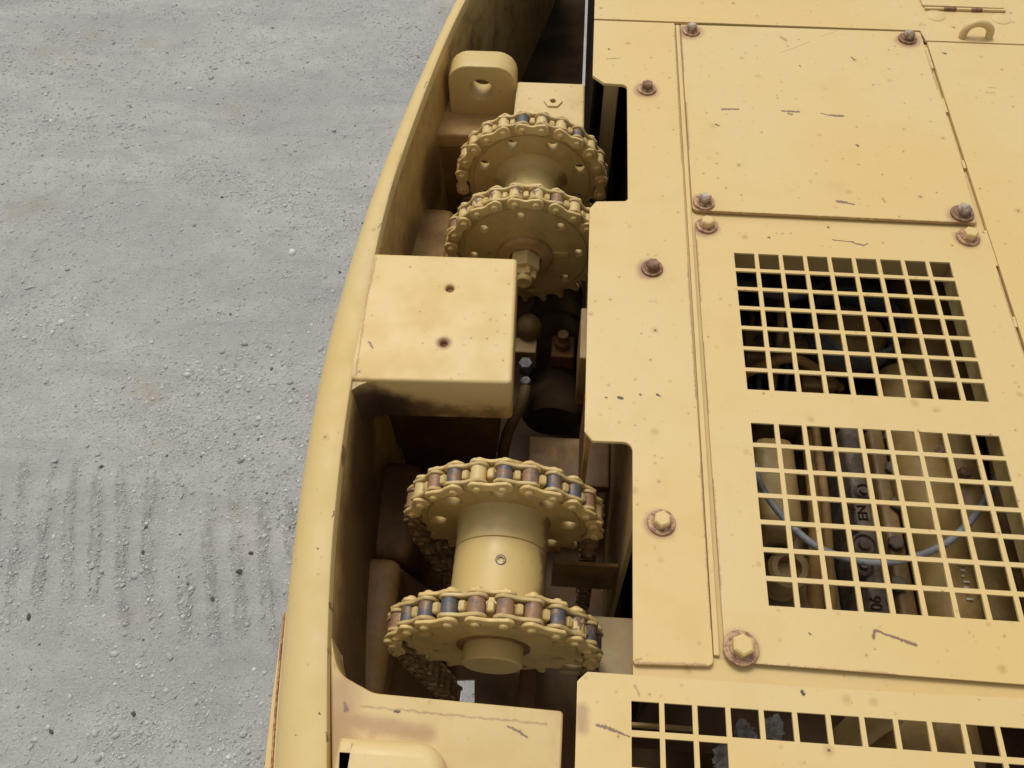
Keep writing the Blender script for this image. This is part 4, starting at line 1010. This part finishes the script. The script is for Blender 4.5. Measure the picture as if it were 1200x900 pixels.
dens = (0.10 + 0.62 * clus * (0.35 + 0.65 * fine) + 0.12 * fine) * (1 - 0.3 * win) + 0.9 * win * np.clip((tr - 0.2) * 2, 0, 1)
inview = (X < -0.02 - 0.16 * Y + 0.12) & (X > -0.78 * Y - 1.05)
keep = (rng.uniform(0, 1, N) < dens) & inview
X, Y = X[keep], Y[keep]; n = len(X)
S = 0.0018 * np.exp(rng.normal(0, 0.50, n)); S = np.clip(S, 0.0009, 0.0080)
tr = tracks(X, Y)[0]
S *= 1 - 0.25 * np.clip(tr, 0, 1)
dense_big = (fbm(X, Y, 3.0, 3, 30) > 0.56) & (rng.uniform(0, 1, n) < 0.12)
S[dense_big] *= 1.9
Z = ground_z(X, Y) - S * 0.10
AN = rng.uniform(0, 2 * pi, n); KS = rng.integers(0, len(shapes), n)
TL = rng.normal(0, 0.3, n)
allv, allf, base_i = [], [], 0
for k, (vs_, fs_) in enumerate(shapes):
    m = KS == k; cnt = int(m.sum())
    if not cnt: continue
    ca, sa = np.cos(AN[m]), np.sin(AN[m]); ct, st_ = np.cos(TL[m]), np.sin(TL[m])
    x = vs_[None, :, 0] * np.ones((cnt, 1)); y = vs_[None, :, 1] * ct[:, None] - vs_[None, :, 2] * st_[:, None]; z = vs_[None, :, 1] * st_[:, None] + vs_[None, :, 2] * ct[:, None]
    xr = x * ca[:, None] - y * sa[:, None]; yr = x * sa[:, None] + y * ca[:, None]
    P3 = np.stack([xr * S[m][:, None] + X[m][:, None], yr * S[m][:, None] + Y[m][:, None], z * S[m][:, None] + Z[m][:, None]], -1)
    allv.append(P3.reshape(-1, 3))
    allf.append((fs_[None] + (np.arange(cnt) * len(vs_))[:, None, None] + base_i).reshape(-1, 3))
    base_i += cnt * len(vs_)
print('STONES', n)
V = np.concatenate(allv); Fq = np.concatenate(allf)
me = bpy.data.meshes.new('gravel')
me.vertices.add(len(V)); me.vertices.foreach_set('co', V.ravel())
me.loops.add(Fq.size); me.loops.foreach_set('vertex_index', Fq.ravel().astype(np.int32))
me.polygons.add(len(Fq)); me.polygons.foreach_set('loop_start', np.arange(0, Fq.size, 3, dtype=np.int32))
me.update()
t = NT('gravel_stone')
ge = t.n.new('ShaderNodeNewGeometry')
ri = ge.outputs['Random Per Island']
c = t.mix(t.ss(ri, 0.0, 1.0), rgba((0.37, 0.36, 0.34)), rgba((0.54, 0.525, 0.495)))
c = t.mix(t.math('GREATER_THAN', ri, 0.96), c, rgba((0.62, 0.61, 0.585)))
c = t.mix(t.math('LESS_THAN', ri, 0.012), c, rgba((0.12, 0.115, 0.11)))
nn, _ = t.noise(t.coords(), 700, 2)
c = t.mix(t.ss(nn, 0.4, 0.7, 0, 0.3), c, rgba((0.3, 0.29, 0.27)))
t.put(t.b.inputs['Base Color'], c)
t.b.inputs['Roughness'].default_value = 0.9
t.b.inputs['Specular IOR Level'].default_value = 0.2
M['stone'] = t.m
g = link('gravel', me, t.m)
g['kind'] = 'stuff'

def big_stone(p, s, mat, label, group, seed):
    bm = bmesh.new(); bmesh.ops.create_icosphere(bm, subdivisions=1, radius=1.0)
    r_ = random.Random(seed); ax = r_.uniform(0.6, 0.9); az = r_.uniform(0.45, 0.65)
    for v in bm.verts:
        q = v.co.copy()
        v.co = Vector((q.x, q.y * ax, q.z * az)) * (1 + 0.5 * mnoise.noise(q * 1.3 + Vector((seed * 3.1, 0, 0)))) * r_.uniform(0.85, 1.12)
    bmesh.ops.rotate(bm, verts=bm.verts, cent=(0, 0, 0), matrix=Matrix.Rotation(r_.uniform(0, 3), 3, 'Z'))
    bmesh.ops.scale(bm, vec=(s, s, s), verts=bm.verts)
    o = link('stone', mesh_from_bm(bm, 'stone'), mat)
    zz = float(ground_z(np.array([p[0]]), np.array([p[1]]))[0])
    o.location = (p[0], p[1], zz + s * 0.2)
    return tag(o, label, 'stone', group)
M['darkstone'] = metal('dark_stone', (0.07, 0.062, 0.055), (0.11, 0.10, 0.09), 0.85, 0.0, 200, seed=9)
M['greystone'] = metal('grey_stone', (0.42, 0.415, 0.40), (0.33, 0.325, 0.315), 0.9, 0.0, 200, seed=10)
GREY = [(-1.8604, 2.9435, 0.0000), (-1.0886, 2.2984, 0.0000), (-1.5318, 2.7102, 0.0000), (-0.8610, 2.4687, 0.0000), (-1.2337, 3.0815, 0.0000), (-1.2806, 1.3012, 0.0000), (-1.0467, 1.2917, 0.0000), (-0.8635, 1.0743, 0.0000), (-0.8617, 1.0771, 0.0000), (-0.8455, 1.1927, 0.0000), (-1.3155, 1.0976, 0.0000), (-1.2743, 1.0725, 0.0000), (-1.3901, 1.0431, 0.0000), (-0.9985, 0.9568, 0.0000), (-1.0309, 1.0018, 0.0000), (-1.0346, 1.1240, 0.0000), (-0.9201, 1.0116, 0.0000), (-0.7121, 0.9626, 0.0000), (-1.5165, 1.3078, 0.0000), (-1.1706, 0.7412, 0.0000), (-0.8090, 0.4265, 0.0000), (-0.9016, 0.5273, 0.0000), (-1.1658, 0.3029, 0.0000), (-1.0550, 0.2846, 0.0000), (-0.6794, 0.3642, 0.0000), (-1.0308, 0.5735, 0.0000), (-0.6599, 0.3263, 0.0000), (-0.7505, 1.0385, 0.0000), (-1.7508, 1.8193, 0.0000), (-1.2503, 1.9667, 0.0000)]
for i, p in enumerate(GREY):
    big_stone(p, random.uniform(0.0065, 0.0105), M['greystone'], 'small loose grey stone lying on the dusty gravel ground', 'loose grey stones on the ground', 100 + i)
DK = [(-1.0660, 0.8589, 0.0000), (-1.0511, 0.7893, 0.0000), (-0.8347, 0.6764, 0.0000), (-1.2871, 0.5997, 0.0000), (-1.1298, 0.3373, 0.0000), (-0.7692, 0.8079, 0.0000), (-0.9496, 0.3897, 0.0000), (-0.7851, 0.7527, 0.0000), (-1.2507, 1.0331, 0.0000)]
for i, p in enumerate(DK):
    big_stone(p, random.uniform(0.006, 0.0095), M['darkstone'], 'small dark stone standing out on the pale gravel ground', 'dark stones on the ground', 200 + i)
